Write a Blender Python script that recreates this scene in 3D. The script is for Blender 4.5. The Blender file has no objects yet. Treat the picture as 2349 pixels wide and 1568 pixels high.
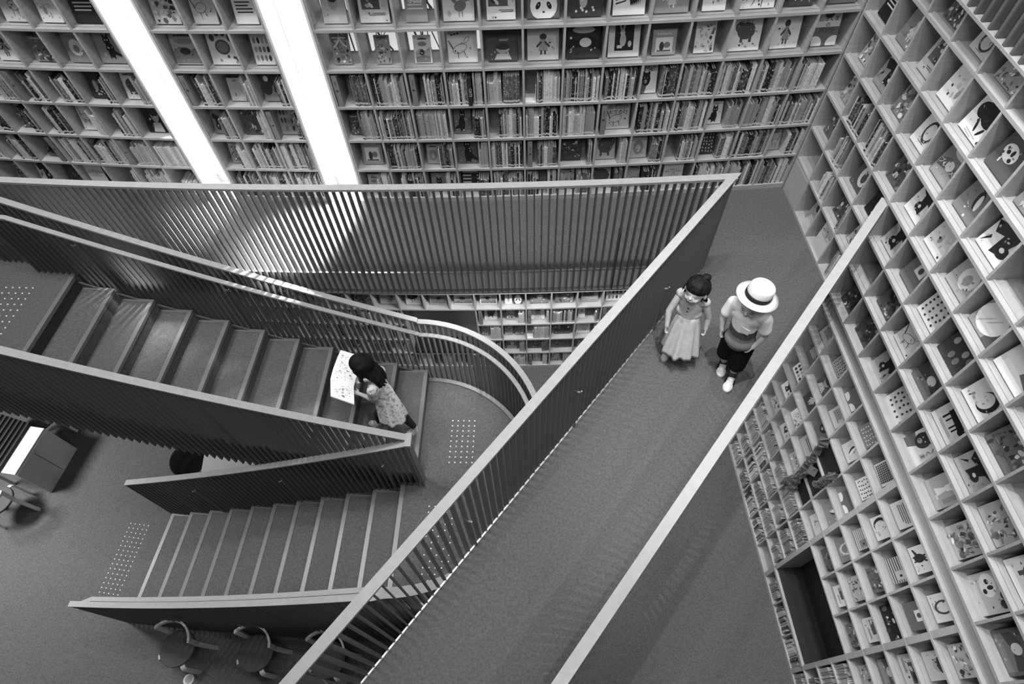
import bpy, bmesh, math, random
from mathutils import Matrix, Vector
R_ = random.Random(7)
sin, cos, pi = math.sin, math.cos, math.pi
sc = bpy.context.scene
COL = sc.collection

# ------------------------------------------------------------------ camera
HCAM, PITCH, YAW, ROLL, FPX = 4.4556, math.radians(56.811), math.radians(0.5445), math.radians(-3.2003), 1385.1
cam = bpy.data.cameras.new('camera'); camo = bpy.data.objects.new('camera', cam); COL.objects.link(camo)
fw = Vector((sin(YAW) * cos(PITCH), cos(YAW) * cos(PITCH), -sin(PITCH)))
rt = Vector((cos(YAW), -sin(YAW), 0)); up = rt.cross(fw)
r2 = rt * cos(ROLL) + up * sin(ROLL); u2 = -rt * sin(ROLL) + up * cos(ROLL)
camo.matrix_world = Matrix(((r2.x, u2.x, -fw.x, 0), (r2.y, u2.y, -fw.y, 0), (r2.z, u2.z, -fw.z, HCAM), (0, 0, 0, 1)))
cam.sensor_width = 36.0; cam.lens = 36.0 * FPX / 2349.0; cam.clip_start = 0.02; cam.clip_end = 200
sc.camera = camo

# ------------------------------------------------------------------ world, lights, exposure
w = bpy.data.worlds.new('world'); sc.world = w; w.use_nodes = True
w.node_tree.nodes['Background'].inputs[0].default_value = (1, 1, 1, 1)
w.node_tree.nodes['Background'].inputs[1].default_value = 0.05
def area(loc, size, power, target, sy=None):
    l = bpy.data.lights.new('area_light', 'AREA'); l.energy = power; l.size = size
    if sy: l.shape = 'RECTANGLE'; l.size_y = sy
    o = bpy.data.objects.new('area_light', l); COL.objects.link(o); o.location = loc
    o.rotation_euler = (Vector(target) - Vector(loc)).to_track_quat('-Z', 'Y').to_euler(); return o
def spot(loc, target, power, ang=70, rad=.04, blend=.6):
    l = bpy.data.lights.new('spot_light', 'SPOT'); l.energy = power; l.spot_size = math.radians(ang); l.spot_blend = blend; l.shadow_soft_size = rad
    o = bpy.data.objects.new('spot_light', l); COL.objects.link(o); o.location = loc
    o.rotation_euler = (Vector(target) - Vector(loc)).to_track_quat('-Z', 'Y').to_euler(); return o
CX0, CY0, F = 2.3, 44.8, -3.4046
# unseen area lights added as overhead fill and track spots along the right wall
area((-0.4, -0.9, 6.6), 1.4, 95, (0.6, 3.2, 0))
area((-0.8, 2.2, 7.6), 2.0, 95, (-0.6, 2.6, 0))
area((-4.6, 3.6, 7.0), 1.6, 330, (-4.2, 3.6, 0))
area((-7.5, 3.1, -.36), .7, 190, (-5.6, 2.2, F), .7)
spot((2.3, 0.2, 6.4), (1.0, 2.2, 0), 250, 75, .03)
spot((2.45, 1.9, 6.4), (1.4, 2.8, 0), 90, 75, .03)
spot((1.5, 3.3, 6.6), (2.95, 1.9, -1.2), 380, 80, .03)
spot((1.4, 1.1, 6.6), (2.95, 0.0, -1.4), 400, 85, .03)
spot((0.7, 3.2, 6.6), (1.0, 4.7, .8), 270, 95, .05)
spot((-2.2, 3.3, 6.6), (-2.5, 5.0, .8), 260, 100, .05)
spot((1.2, 2.3, 6.6), (2.95, 1.4, -2.9), 800, 42, .03)  # narrow extra spot, added to lift the lower tier of the right book wall
area((1.2, 1.75, -.3), .35, 26, (2.9, .7, -2.5))      # unseen fill added below the bridge to brighten the lower right shelves
for a_ in (-.066, -.048, -.030):       # downlights under the walkway
    area((CX0 + 40.78 * math.sin(a_), CY0 - 40.78 * math.cos(a_), -.262), .5, 26, (CX0 + 40.3 * math.sin(a_), CY0 - 40.5 * math.cos(a_), -3), .12)
for s_, pw in ((-5.221, 110), (-3.895, 150)):      # daylight falling in through the two slit windows, slanting to the left
    a_ = s_ / 40.185; R0 = 39.95; px, py = CX0 + R0 * math.sin(a_), CY0 - R0 * math.cos(a_)
    lo = area((px, py, .82), .17, pw, (px - .40, py - .56, .82 - 1.3), 1.3); lo.data.spread = math.radians(50)
sc.view_settings.view_transform = 'Standard'; sc.view_settings.look = 'None'
sc.view_settings.gamma = 1.0; sc.view_settings.use_curve_mapping = False
sc.view_settings.exposure = 0.0

# ------------------------------------------------------------------ measures of the place (metres)
CX, CY = 2.3, 44.8            # centre of the long curve the building follows
RW = 40.185                   # front of the curved book wall
XR, Y0, PIT = 2.934, 2.8676, 0.34466   # right book wall: plane, divider 0, pitch
F = -3.4046; HR = -F / 22     # lower floor, riser
ZU = [0.0, .411, .763, 1.123, 1.475, 1.826, 2.18, 2.41]                   # shelf heights, upper wall
ZL = [-.146, -.503, -.861, -1.217, -1.583, -1.923, -2.28, -2.65, -3.004, F]  # shelf heights, lower wall
def P(R, a, z): return Vector((CX + R * sin(a), CY - R * cos(a), z))

# ------------------------------------------------------------------ materials
MATS = {}
def nodes(name):
    m = bpy.data.materials.new(name); m.use_nodes = True; MATS[name] = m
    nt = m.node_tree; b = nt.nodes['Principled BSDF']; return m, nt, b
def g3(v): return (v, v, v, 1)
def plain(name, g, rough=.6, spec=.3, metal=0.0, var=0.0, scale=8, bump=0.0, stretch=None):
    m, nt, b = nodes(name)
    b.inputs['Base Color'].default_value = g3(g); b.inputs['Roughness'].default_value = rough
    b.inputs['Specular IOR Level'].default_value = spec; b.inputs['Metallic'].default_value = metal
    if var or bump:
        tc = nt.nodes.new('ShaderNodeTexCoord'); mp = nt.nodes.new('ShaderNodeMapping'); n = nt.nodes.new('ShaderNodeTexNoise')
        nt.links.new(tc.outputs['Object'], mp.inputs[0]); nt.links.new(mp.outputs[0], n.inputs['Vector'])
        if stretch: mp.inputs['Scale'].default_value = stretch
        n.inputs['Scale'].default_value = scale; n.inputs['Detail'].default_value = 4
        r = nt.nodes.new('ShaderNodeMapRange'); r.inputs[1].default_value = .3; r.inputs[2].default_value = .7
        r.inputs[3].default_value = g * (1 - var); r.inputs[4].default_value = g * (1 + var)
        nt.links.new(n.outputs[0], r.inputs[0]); nt.links.new(r.outputs[0], b.inputs['Base Color'])
        if bump:
            bp = nt.nodes.new('ShaderNodeBump'); bp.inputs['Strength'].default_value = bump; bp.inputs['Distance'].default_value = .004
            nt.links.new(n.outputs[0], bp.inputs['Height']); nt.links.new(bp.outputs[0], b.inputs['Normal'])
    return m
def carpet(name, g):
    m, nt, b = nodes(name); b.inputs['Roughness'].default_value = .95; b.inputs['Specular IOR Level'].default_value = .1
    tc = nt.nodes.new('ShaderNodeTexCoord')
    def noise(scale, det):
        n = nt.nodes.new('ShaderNodeTexNoise'); n.inputs['Scale'].default_value = scale; n.inputs['Detail'].default_value = det
        nt.links.new(tc.outputs['Object'], n.inputs['Vector']); return n
    n1, n2, n3 = noise(55, 5), noise(300, 3), noise(300, 2)
    mx = nt.nodes.new('ShaderNodeMath'); mx.operation = 'MULTIPLY_ADD'; nt.links.new(n1.outputs[0], mx.inputs[0]); mx.inputs[1].default_value = .5
    nt.links.new(n2.outputs[0], mx.inputs[2])
    r = nt.nodes.new('ShaderNodeMapRange'); r.inputs[1].default_value = .58; r.inputs[2].default_value = .92
    r.inputs[3].default_value = g * .62; r.inputs[4].default_value = g * 1.38
    nt.links.new(mx.outputs[0], r.inputs[0]); nt.links.new(r.outputs[0], b.inputs['Base Color'])
    bp = nt.nodes.new('ShaderNodeBump'); bp.inputs['Strength'].default_value = .35; bp.inputs['Distance'].default_value = .003
    nt.links.new(n3.outputs[0], bp.inputs['Height']); nt.links.new(bp.outputs[0], b.inputs['Normal']); return m
carpet('carpet', .108)
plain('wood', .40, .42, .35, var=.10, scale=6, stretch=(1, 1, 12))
plain('wood_shaded', .29, .5, .3, var=.10, scale=6, stretch=(1, 1, 12))  # same wood darkened, so the shade inside the cells is in the colour
plain('panel_dark', .16, .6, .2)
plain('rail', .34, .7, .12, var=.05, scale=20)
plain('bar', .12, .45, .35)
plain('stringer', .10, .6, .3)
plain('nosing', .165, .35, .6)
plain('fascia', .6, .5, .3)
plain('steel', .6, .38, .5, metal=1.0)
plain('white_paint', .82, .55, .3)
plain('black', .012, .5, .4)
plain('stud', .85, .3, .6)
plain('pale_wood', .58, .4, .4, var=.08, scale=10, stretch=(1, 8, 1))
plain('seat_dark', .075, .7, .2)
plain('desk_white', .5, .35, .4)
plain('desk_grey', .5, .6, .2, var=.06, scale=5)
m, nt, b = nodes('daylight_glass')
b.inputs['Base Color'].default_value = g3(.9); b.inputs['Emission Color'].default_value = (1, 1, 1, 1); b.inputs['Emission Strength'].default_value = 5.0
m, nt, b = nodes('acrylic'); b.inputs['Base Color'].default_value = g3(1); b.inputs['Roughness'].default_value = .05
tr = nt.nodes.new('ShaderNodeBsdfTransparent'); gl = nt.nodes.new('ShaderNodeBsdfGlossy'); gl.inputs['Roughness'].default_value = .08
mx = nt.nodes.new('ShaderNodeMixShader'); fr = nt.nodes.new('ShaderNodeFresnel'); fr.inputs[0].default_value = 1.5
mx.inputs[0].default_value = .10; nt.links.new(tr.outputs[0], mx.inputs[1]); nt.links.new(gl.outputs[0], mx.inputs[2])
nt.links.new(mx.outputs[0], nt.nodes['Material Output'].inputs[0])

# ------------------------------------------------------------------ mesh helpers
class MB:
    def __init__(s): s.v = []; s.f = []; s.m = []; s.c = None
    def add(s, vs, fs, mi=0):
        o = len(s.v); s.v += [tuple(v) for v in vs]; s.f += [tuple(i + o for i in f) for f in fs]; s.m += [mi] * len(fs); return s
    def box(s, x0, x1, y0, y1, z0, z1, mi=0, M=None):
        vs = [Vector((x, y, z)) for z in (z0, z1) for y in (y0, y1) for x in (x0, x1)]
        if M: vs = [M @ v for v in vs]
        return s.add(vs, [(0, 2, 3, 1), (4, 5, 7, 6), (0, 1, 5, 4), (2, 6, 7, 3), (0, 4, 6, 2), (1, 3, 7, 5)], mi)
    def prism(s, pts, z0, z1, mi=0):                       # pts ccw in plan
        n = len(pts); vs = [(p[0], p[1], z0) for p in pts] + [(p[0], p[1], z1) for p in pts]
        return s.add(vs, [tuple(range(n - 1, -1, -1)), tuple(range(n, 2 * n))] + [(i, (i + 1) % n, n + (i + 1) % n, n + i) for i in range(n)], mi)
    def sweep(s, secs, closed=False, caps=True, mi=0):     # list of rings (lists of points, same length)
        o = len(s.v); k = len(secs[0]); n = len(secs)
        vs = [p for r in secs for p in r]; fs = []
        for i in range(n if closed else n - 1):
            a, b_ = i * k, ((i + 1) % n) * k
            fs += [(a + j, a + (j + 1) % k, b_ + (j + 1) % k, b_ + j) for j in range(k)]
        if caps and not closed: fs += [tuple(range(k - 1, -1, -1)), tuple((n - 1) * k + j for j in range(k))]
        return s.add(vs, fs, mi)
    def tube(s, pts, r, k=8, mi=0):
        pts = [Vector(p) for p in pts]; rs = r if isinstance(r, (list, tuple)) else [r] * len(pts); secs = []; u = None
        for i, p in enumerate(pts):
            t = (pts[min(i + 1, len(pts) - 1)] - pts[max(i - 1, 0)]).normalized()
            if u is None: u = t.orthogonal().normalized()
            u = (u - t * u.dot(t)).normalized(); v = t.cross(u)
            secs.append([p + (u * cos(2 * pi * j / k) + v * sin(2 * pi * j / k)) * rs[i] for j in range(k)])
        return s.sweep(secs, mi=mi)
    def ell(s, c, r, M=None, nu=14, nv=10, mi=0):
        rings = []; c = Vector(c)
        vs = []; 
        for i in range(1, nv):
            th = pi * i / nv
            for j in range(nu):
                p = Vector((r[0] * sin(th) * cos(2 * pi * j / nu), r[1] * sin(th) * sin(2 * pi * j / nu), r[2] * cos(th)))
                if M: p = M @ p
                vs.append(c + p)
        top = Vector((0, 0, r[2])); bot = -top
        if M: top = M @ top; bot = M @ bot
        vs += [c + top, c + bot]; t, b_ = len(vs) - 2, len(vs) - 1; fs = []
        for i in range(nv - 2):
            for j in range(nu): fs.append((i * nu + j, (i + 1) * nu + j, (i + 1) * nu + (j + 1) % nu, i * nu + (j + 1) % nu))
        for j in range(nu):
            fs.append((t, j, (j + 1) % nu)); q = (nv - 2) * nu; fs.append((b_, q + (j + 1) % nu, q + j))
        return s.add(vs, fs, mi)
    def mesh(s, name, mats):
        me = bpy.data.meshes.new(name); me.from_pydata(s.v, [], s.f)
        for m_ in ([mats] if isinstance(mats, str) else mats): me.materials.append(MATS[m_])
        if any(s.m): me.polygons.foreach_set('material_index', s.m)
        if s.c:
            at = me.color_attributes.new('Col', 'FLOAT_COLOR', 'POINT')
            at.data.foreach_set('color', [x for g in s.c for x in (g, g, g, 1)])
        me.update(); return me
    def build(s, name, mats, parent=None, smooth=False, M=None, loc=None):
        me = s.mesh(name, mats)
        if smooth: me.polygons.foreach_set('use_smooth', [True] * len(me.polygons))
        return link(name, me, parent, M)
def link(name, me, parent=None, M=None):
    o = bpy.data.objects.new(name, me); COL.objects.link(o)
    if parent: o.parent = parent
    if M is not None: o.matrix_local = M
    return o
def empty(name, loc=(0, 0, 0), M=None):
    o = bpy.data.objects.new(name, None); COL.objects.link(o); o.empty_display_size = .1
    if M is not None: o.matrix_world = M
    else: o.location = loc
    return o
def tag(o, label=None, cat=None, group=None, kind=None):
    if label: o['label'] = label
    if cat: o['category'] = cat
    if group: o['group'] = group
    if kind: o['kind'] = kind
    return o
def frange(a, b_, n): return [a + (b_ - a) * i / n for i in range(n + 1)]
def Mxyz(x, y, z, o): return Matrix(((x.x, y.x, z.x, o.x), (x.y, y.y, z.y, o.y), (x.z, y.z, z.z, o.z), (0, 0, 0, 1)))

# ------------------------------------------------------------------ the setting: floors, walls, slabs
mb = MB(); mb.box(-16, XR + .4, -6, 9, F - .12, F); tag(mb.build('floor', 'carpet'), 'dark carpet floor of the lower storey', kind='structure')
def ringpoly(Ra, Rb, a0, a1, n=24):
    return [P(Rb, a, 0) for a in frange(a0, a1, n)] + [P(Ra, a, 0) for a in frange(a1, a0, n)]
BD = Vector((.6746, .7382, 0)); BN = Vector((.7382, -.6746, 0))     # bridge direction and its right-hand normal
BL0 = Vector((1.899, 3.622, 0))                                     # where the bridge's left edge leaves the walkway
def bl(t, n=0): return BL0 - BD * t + BN * n                        # t metres towards the camera, n metres to the right
tr_ = (XR - bl(0, .985).x) / BD.x; BR0 = bl(-tr_, .985)              # right edge meets the book wall
aC = math.atan2(BL0.x - CX, CY - BL0.y)
up_pts = [P(41.14, a, 0) for a in frange(-.30, -.1755, 6)]
land = [P(42.56, -.1755, 0)] 
walk = [P(41.14, a, 0) for a in frange(-.30, aC, 30)] + [BL0, BR0] + [Vector((XR, CY - math.sqrt((RW - .02) ** 2 - (XR - CX) ** 2), 0))] + [P(RW - .3, a, 0) for a in frange(.0155, -.30, 30)]
mb = MB(); mb.prism(walk, -.24, 0); tag(mb.build('floor', 'carpet'), 'carpeted upper walkway along the curved book wall', kind='structure')
mb = MB(); mb.prism(ringpoly(41.14, 42.545, -.30, -.158, 12), -.30, -.0005)
tag(mb.build('floor', 'carpet'), 'carpeted upper landing at the head of the stairs', kind='structure')
mb = MB()
mb.sweep([[P(R, a, z) for R, z in ((41.135, -.001), (41.155, -.001), (41.155, .006), (41.135, .006))] for a in frange(-.1755, aC, 40)])
tag(mb.build('trim_1', 'steel'), 'thin shiny metal edge strip along the upper walkway', kind='structure')
mb = MB()
mb.sweep([[P(R, a, z) for R, z in ((41.12, -.255), (41.146, -.255), (41.146, -.004), (41.12, -.004))] for a in frange(-.1755, aC, 40)])
tag(mb.build('trim_2', 'fascia'), 'grey slab edge below the upper walkway', kind='structure')
mb = MB(); mb.sweep([[P(R, a, z) for R, z in ((RW - .60, F), (RW - .44, F), (RW - .44, -.0), (RW - .60, -.0))] for a in frange(-.30, .0155, 30)])
tag(mb.build('wall_back', 'wood_shaded'), kind='structure')
mb = MB(); mb.box(XR + .30, XR + .42, -6, 4.9, F, 4.2); tag(mb.build('wall_right', 'wood_shaded'), kind='structure')

# slit windows between the bookcases of the upper wall
def slit(name, s0, s1, label):
    a0, a1 = s0 / RW, s1 / RW; zt = 4.0
    root = empty(name, P(RW - .2, (a0 + a1) / 2, 0)); tag(root, label, kind='structure'); inv = root.matrix_world.inverted()
    inv = Matrix.Translation(-root.location)
    def part(n, mbx, mat):
        o = mbx.build(n, mat, root); o.matrix_local = inv; return o
    for n, a, sgn in (('jamb', a0, 1), ('jamb', a1, -1)):
        q = MB(); q.sweep([[P(R, a + sgn * d / RW, z) for d, z in ((.001, .001), (.02, .001), (.02, zt), (.001, zt))] for R in (RW + .004, RW - .30)]); part(n, q, 'white_paint')
    q = MB(); q.sweep([[P(R, a, z) for R, z in ((RW - .30, .001), (RW - .27, .001), (RW - .27, .13), (RW - .30, .13))] for a in (a0, a1)]); part('apron', q, 'white_paint')
    q = MB(); q.sweep([[P(R, a, z) for R, z in ((RW - .30, .13), (RW - .24, .13), (RW - .24, .16), (RW - .30, .16))] for a in (a0 + .0005, a1 - .0005)]); part('sill', q, 'white_paint')
    q = MB(); q.sweep([[P(R, a, z) for R, z in ((RW - .01, .0006), (RW - .30, .0006), (RW - .30, .004), (RW - .01, .004))] for a in (a0 + .0005, a1 - .0005)]); part('recess_floor', q, 'white_paint')
    fr_ = MB()
    for a, b2 in ((a0 + .0005, a0 + .0013), (a1 - .0013, a1 - .0005)):
        fr_.sweep([[P(R, x, z) for R, z in ((RW - .30, .16), (RW - .265, .16), (RW - .265, zt), (RW - .30, zt))] for x in (a, b2)])
    part('window_frame', fr_, 'white_paint')
    q = MB(); q.sweep([[P(R, a, z) for R, z in ((RW - .30, .16), (RW - .285, .16), (RW - .285, zt), (RW - .30, zt))] for a in (a0 + .0012, a1 - .0012)]); part('pane', q, 'daylight_glass')
slit('window_1', -5.39, -5.052, 'bright slit window farther left in the curved book wall')
slit('window_2', -4.083, -3.708, 'bright slit window nearer the middle of the curved book wall')
# ------------------------------------------------------------------ staircase
AU = [-.079 - .0079 * i for i in range(11)]        # nosing angles of the upper flight, from the half landing up
AL = [-.161 + .0078 * i for i in range(11)]        # nosing angles of the lower flight, from the floor up
RK, AK = 42.595, -.079
ZLAND = F + 11 * HR
K = P(RK, AK, 0); ER = Vector((sin(AK), -cos(AK), 0)); ET = Vector((cos(AK), sin(AK), 0))
def semi(r, ph, z=0): return Vector((K.x, K.y, z)) - ER * (r * cos(ph)) + ET * (r * sin(ph))
stair = tag(empty('staircase', P(43.2, -.165, F)), 'carpeted two-flight staircase turning on a round half landing', 'staircase')
SI = Matrix.Translation(-stair.location)
def spart(n, q, mat, parent=stair, smooth=False):
    o = q.build(n, mat, parent, smooth)
    o.matrix_local = SI if parent is stair else Matrix()
    return o
def step(Ra, Rb, a0, a1, z, d, over=.0006):
    """tread from nosing angle a0 to the next riser a1"""
    q = MB(); q.sweep([[P(R, a, zz) for a, zz in ((a0, z - .3), (a1, z - .3), (a1, z), (a0, z))] for R in frange(Ra, Rb, 1)])
    st = spart('step', q, 'carpet')
    s = 1 if a1 > a0 else -1
    q = MB(); q.sweep([[P(R, a, zz) for a, zz in ((a0 - s * .00012, z - .035), (a0 + s * .0009, z - .035), (a0 + s * .0009, z + .003), (a0 - s * .00012, z + .003))] for R in (Ra, Rb)])
    spart('nosing', q, 'nosing', st)
    for Re in (Ra, Rb - .035):
        q = MB(); q.sweep([[P(R, a, zz) for R, zz in ((Re, z + .0005), (Re + .035, z + .0005), (Re + .035, z + .004), (Re, z + .004))] for a in (a0 + s * .0009, a1 - s * .0001)])
        spart('edge_strip', q, 'nosing', st)
for i in range(10): step(41.315, 42.56, AU[i], AU[i + 1], F + HR * (12 + i), 1)
step(41.315, 42.56, AU[10], AU[10] - .0012, 0.0005, 1)
for i in range(10): step(42.635, 43.86, AL[i], AL[i + 1], F + HR * (1 + i), -1)
pts = [semi(1.25, ph) for ph in frange(0, pi, 30)] + [P(43.845, -.083, 0), P(42.61, -.083, 0), P(42.61, -.079, 0)]
pts = pts[::-1]
q = MB(); q.prism(pts, ZLAND - .28, ZLAND); lnd = spart('landing', q, 'carpet')
q = MB(); q.sweep([[semi(r, ph, z) for r, z in ((1.215, ZLAND + .0005), (1.262, ZLAND + .0005), (1.262, ZLAND + .012), (1.215, ZLAND + .012))] for ph in frange(0, pi, 40)]); spart('edge_strip', q, 'nosing', lnd)
q = MB(); q.sweep([[P(R, a, z) for a, z in ((-.08315, ZLAND - .035), (-.0821, ZLAND - .035), (-.0821, ZLAND + .003), (-.08315, ZLAND + .003))] for R in (42.635, 43.845)]); spart('nosing', q, 'nosing', lnd)
for Ra in (41.31, 42.545):
    q = MB(); q.sweep([[P(R, AU[0] - .0079 * t, F + HR * (11.9 + t) + dz) for R, dz in ((Ra, -.42), (Ra + .018, -.42), (Ra + .018, -.06), (Ra, -.06))] for t in frange(0, 10.2, 12)]); spart('stringer', q, 'stringer')
for Ra in (42.632, 43.848):
    q = MB(); q.sweep([[P(R, AL[0] + .0078 * t, max(F, F + HR * (.9 + t) + dz)) for R, dz in ((Ra, -.42), (Ra + .018, -.42), (Ra + .018, -.06), (Ra, -.06))] for t in frange(0, 10, 12)]); spart('stringer', q, 'stringer')

# ------------------------------------------------------------------ bridge
brg = tag(empty('bridge', bl(2.2, .5)), 'dark carpeted footbridge slanting from the walkway across the void', 'bridge')
BI = Matrix.Translation(-brg.location)
q = MB(); q.prism([bl(-.0, 0), bl(6.6, 0), bl(6.6, .985), BR0], -.22, 0); q.build('deck', 'carpet', brg).matrix_local = BI
for n0 in (-.012, .985):
    q = MB(); q.prism([bl(0.0, n0), bl(6.6, n0), bl(6.6, n0 + .012), bl(0.0, n0 + .012)], -.22, .004); q.build('edge_strip', 'steel', brg).matrix_local = BI

# ------------------------------------------------------------------ balustrades
bar_me = MB().box(-.006, .006, -.025, .025, 0, 1).mesh('bar', 'bar')
post_me = MB().box(-.008, .008, -.025, .04, 0, 1).mesh('post', 'bar')
bk = MB(); bk.tube([(0, .03, 0), (0, .05, .01), (0, .06, .04)], .006, 6); brk_me = bk.mesh('bracket', 'rail')
def guard(name, label, path, zbot, spacing=.063, every=19, width=.064, thick=.022, hand=None, post_h=.42, post_side=1, phase=9, brackets=False, railpath=None):
    """path: points (Vector with z = rail top); zbot(i, p): bottom of the bar; fins stand square to the rail"""
    L = [0.0]
    for a, b2 in zip(path, path[1:]): L.append(L[-1] + (b2.xy - a.xy).length)
    def at(s):
        i = 0
        while i < len(L) - 2 and L[i + 1] < s: i += 1
        u = (s - L[i]) / max(L[i + 1] - L[i], 1e-6); p = path[i].lerp(path[i + 1], u)
        t = (path[i + 1].xy - path[i].xy).normalized(); return p, Vector((t.x, t.y, 0))
    root = tag(empty(name, at(L[-1] / 2)[0]), label, 'railing'); I = Matrix.Translation(-root.location)
    def sweep_rail(pth, wd, th, drop=0.0, side=0.0):
        secs = []
        for i, p in enumerate(pth):
            a, c = pth[max(i - 1, 0)], pth[min(i + 1, len(pth) - 1)]
            t = Vector((c.x - a.x, c.y - a.y, 0)).normalized(); n = Vector((t.y, -t.x, 0)); o = p + n * side - Vector((0, 0, drop))
            secs.append([o - n * (wd / 2) - Vector((0, 0, th)), o + n * (wd / 2) - Vector((0, 0, th)), o + n * (wd / 2), o - n * (wd / 2)])
        q = MB(); q.sweep(secs); return q
    sweep_rail(railpath or path, width, thick).build('rail', 'rail', root).matrix_local = I
    n = int(L[-1] / spacing)
    for k in range(n + 1):
        s = min(k * spacing, L[-1] - .001); p, t = at(s); zb = zbot(p); zt = p.z - thick * .5
        nrm = Vector((t.y, -t.x, 0))
        o = link('bar', bar_me, root); o.matrix_local = I @ Mxyz(t, -nrm * 1.0, Vector((0, 0, zt - zb)), Vector((p.x, p.y, zb)))
        if every and k % every == phase:
            sd = -nrm * post_side
            o = link('post', post_me, root); o.matrix_local = I @ Mxyz(t, sd, Vector((0, 0, zt - zb - post_h)), Vector((p.x, p.y, zb)))
            if brackets:
                o = link('bracket', brk_me, root); o.matrix_local = I @ Mxyz(t, sd, Vector((0, 0, 1)), Vector((p.x, p.y, zt - post_h)))
    if hand:
        q = sweep_rail(hand, .044, .02); q.build('handrail', 'rail', root).matrix_local = I
    return root, sweep_rail, I
# walkway
pth = [P(41.166, a, 1.1) for a in frange(-.30, aC, 40)]
root, srl, I = guard('walkway_balustrade', 'long curved railing of dark upright bars along the upper walkway', pth, lambda p: -.265, post_h=.55, post_side=1, phase=5)
q = MB(); q.sweep([[P(R, a, z) for R, z in ((41.14, -.275), (41.192, -.275), (41.192, -.258), (41.14, -.258))] for a in frange(-.1755, aC, 40)]); q.build('bottom_rail', 'bar', root).matrix_local = I
# bridge, left and right
c0 = bl(0.0, -.01); 
gb, _s, gI = guard('bridge_balustrade', 'railing of dark bars on the left side of the footbridge, corner at the walkway', [Vector((bl(t, -.03).x, bl(t, -.03).y, 1.1)) for t in (.03, 6.6)], lambda p: -.10, post_h=.5, post_side=1, phase=14, brackets=True, railpath=[Vector((bl(t, -.03).x, bl(t, -.03).y, 1.1)) for t in (.03, 6.6)])
cp = P(41.166, aC, 0)
def meet(yv, n):            # where the line y = yv crosses the line n metres off the bridge edge
    p0 = bl(0, n); return Vector((p0.x - BD.x * (p0.y - yv) / BD.y, yv, 0))
tip, inn = meet(cp.y + .032, .002), meet(cp.y - .032, -.062)
cap = [Vector((inn.x - .06, cp.y - .032, 0)), inn, inn - BD * .06, tip - BD * .115, tip, Vector((inn.x - .06, cp.y + .032, 0))]
q = MB(); q.prism(cap, 1.0775, 1.1008); q.build('corner_cap', 'rail', gb).matrix_local = gI
guard('bridge_balustrade', 'railing on the right side of the footbridge, ending at the right book wall', [Vector((bl(t, 1.005).x, bl(t, 1.005).y, 1.1)) for t in (-tr_ + .0, 6.6)], lambda p: -.10, every=0)
# staircase, outer run (walkway side, round the half landing, front of the lower flight)
def znU(a): return ZLAND + HR + max(0, (-.079 - a)) / .0079 * HR
def znL(a): return ZLAND + min(0, (a + .083)) / .0078 * HR
path = []; bots = []; hand = []
zl = ZLAND + 1.075
for a in frange(-.167, -.0785, 24):
    path.append(P(41.27, a, min(1.09, -.613 + (-.078 - a) * 19.6))); hand.append(P(41.335, a, min(.83, -.765 + (-.0785 - a) * 19.6)))
for ph in frange(.02, pi - .02, 40):
    path.append(semi(1.325, ph, zl - .045 * (ph / pi))); hand.append(semi(1.26, ph, zl - .15 - .03 * (ph / pi)))
for a in frange(-.0805, -.163, 24):
    path.append(P(43.93, a, min(zl - .05, znL(a) + .98 + .04 * (-.08 - a) / .08))); hand.append(P(43.85, a, min(zl - .18, znL(a) + .86)))
hand = hand[:-1] + [P(43.9, -.163, hand[-1].z)]
def polar(p): return math.hypot(p.x - CX, p.y - CY), math.atan2(p.x - CX, CY - p.y)
def zb_outer(p):
    R, a = polar(p)
    if a > -.0787: 
        return ZLAND - .34 if R < RK else F + .0
    if R < RK: return max(znU(a) - .6, F) if a > -.1575 else -.02
    return F
guard('stair_balustrade', 'continuous railing of dark bars round the outside of the staircase', path, zb_outer, hand=hand, post_h=.33, post_side=-1, phase=11, width=.056, brackets=True)
# inner runs
pu = [P(42.575, a, -.62 + (-.0772 - a) * 19.75) for a in frange(-.0772, -.167, 20)]
pu = [p if p.z < 1.1 else Vector((p.x, p.y, 1.1)) for p in pu]
def zb_in(p):
    a = polar(p)[1]; return max(F, min(-.34, znU(a) - .60)) if a < -.079 else ZLAND - .34
root, srl, I = guard('stair_balustrade', 'inner railing of the upper flight, between the two stair flights', pu, zb_in, post_h=.33, post_side=-1, phase=7, brackets=True)
pl_ = [P(42.625, a, -.63 - 1.54 * (-.0772 - a) / .0843) for a in frange(-.0772, -.1615, 20)]
root2, srl, I2 = guard('stair_balustrade', 'inner railing of the lower flight, ending in a point above the bottom step', pl_, lambda p: max(F, znL(polar(p)[1]) - .32), post_h=.33, post_side=1, phase=5, brackets=True)
q = MB(); q.sweep([[P(R, a, z) for R, z in ((42.535, -.655), (42.665, -.655), (42.665, -.615), (42.535, -.615))] for a in (-.0777, -.0763)]); q.build('end_cap', 'rail', root2).matrix_local = I2
# slatted screen above the right book wall
root = tag(empty('slatted_screen', (XR, 1.5, 2.43)), 'dark slatted screen above the top shelf of the right book wall', 'screen')
fin = MB().box(-.045, .04, -.011, .011, 0, 1.7).mesh('slat', 'bar')
q = MB(); q.box(.05, .07, -3.5, 3.1, .0, 1.7); q.build('backing', 'fascia', root)
q = MB(); q.box(-.05, .05, -3.5, 3.1, -.02, -.001); q.build('bottom_rail', 'rail', root)
for k in range(74):
    o = link('slat', fin, root); o.location = (0, 3.05 - k * .085, 0)

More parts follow.
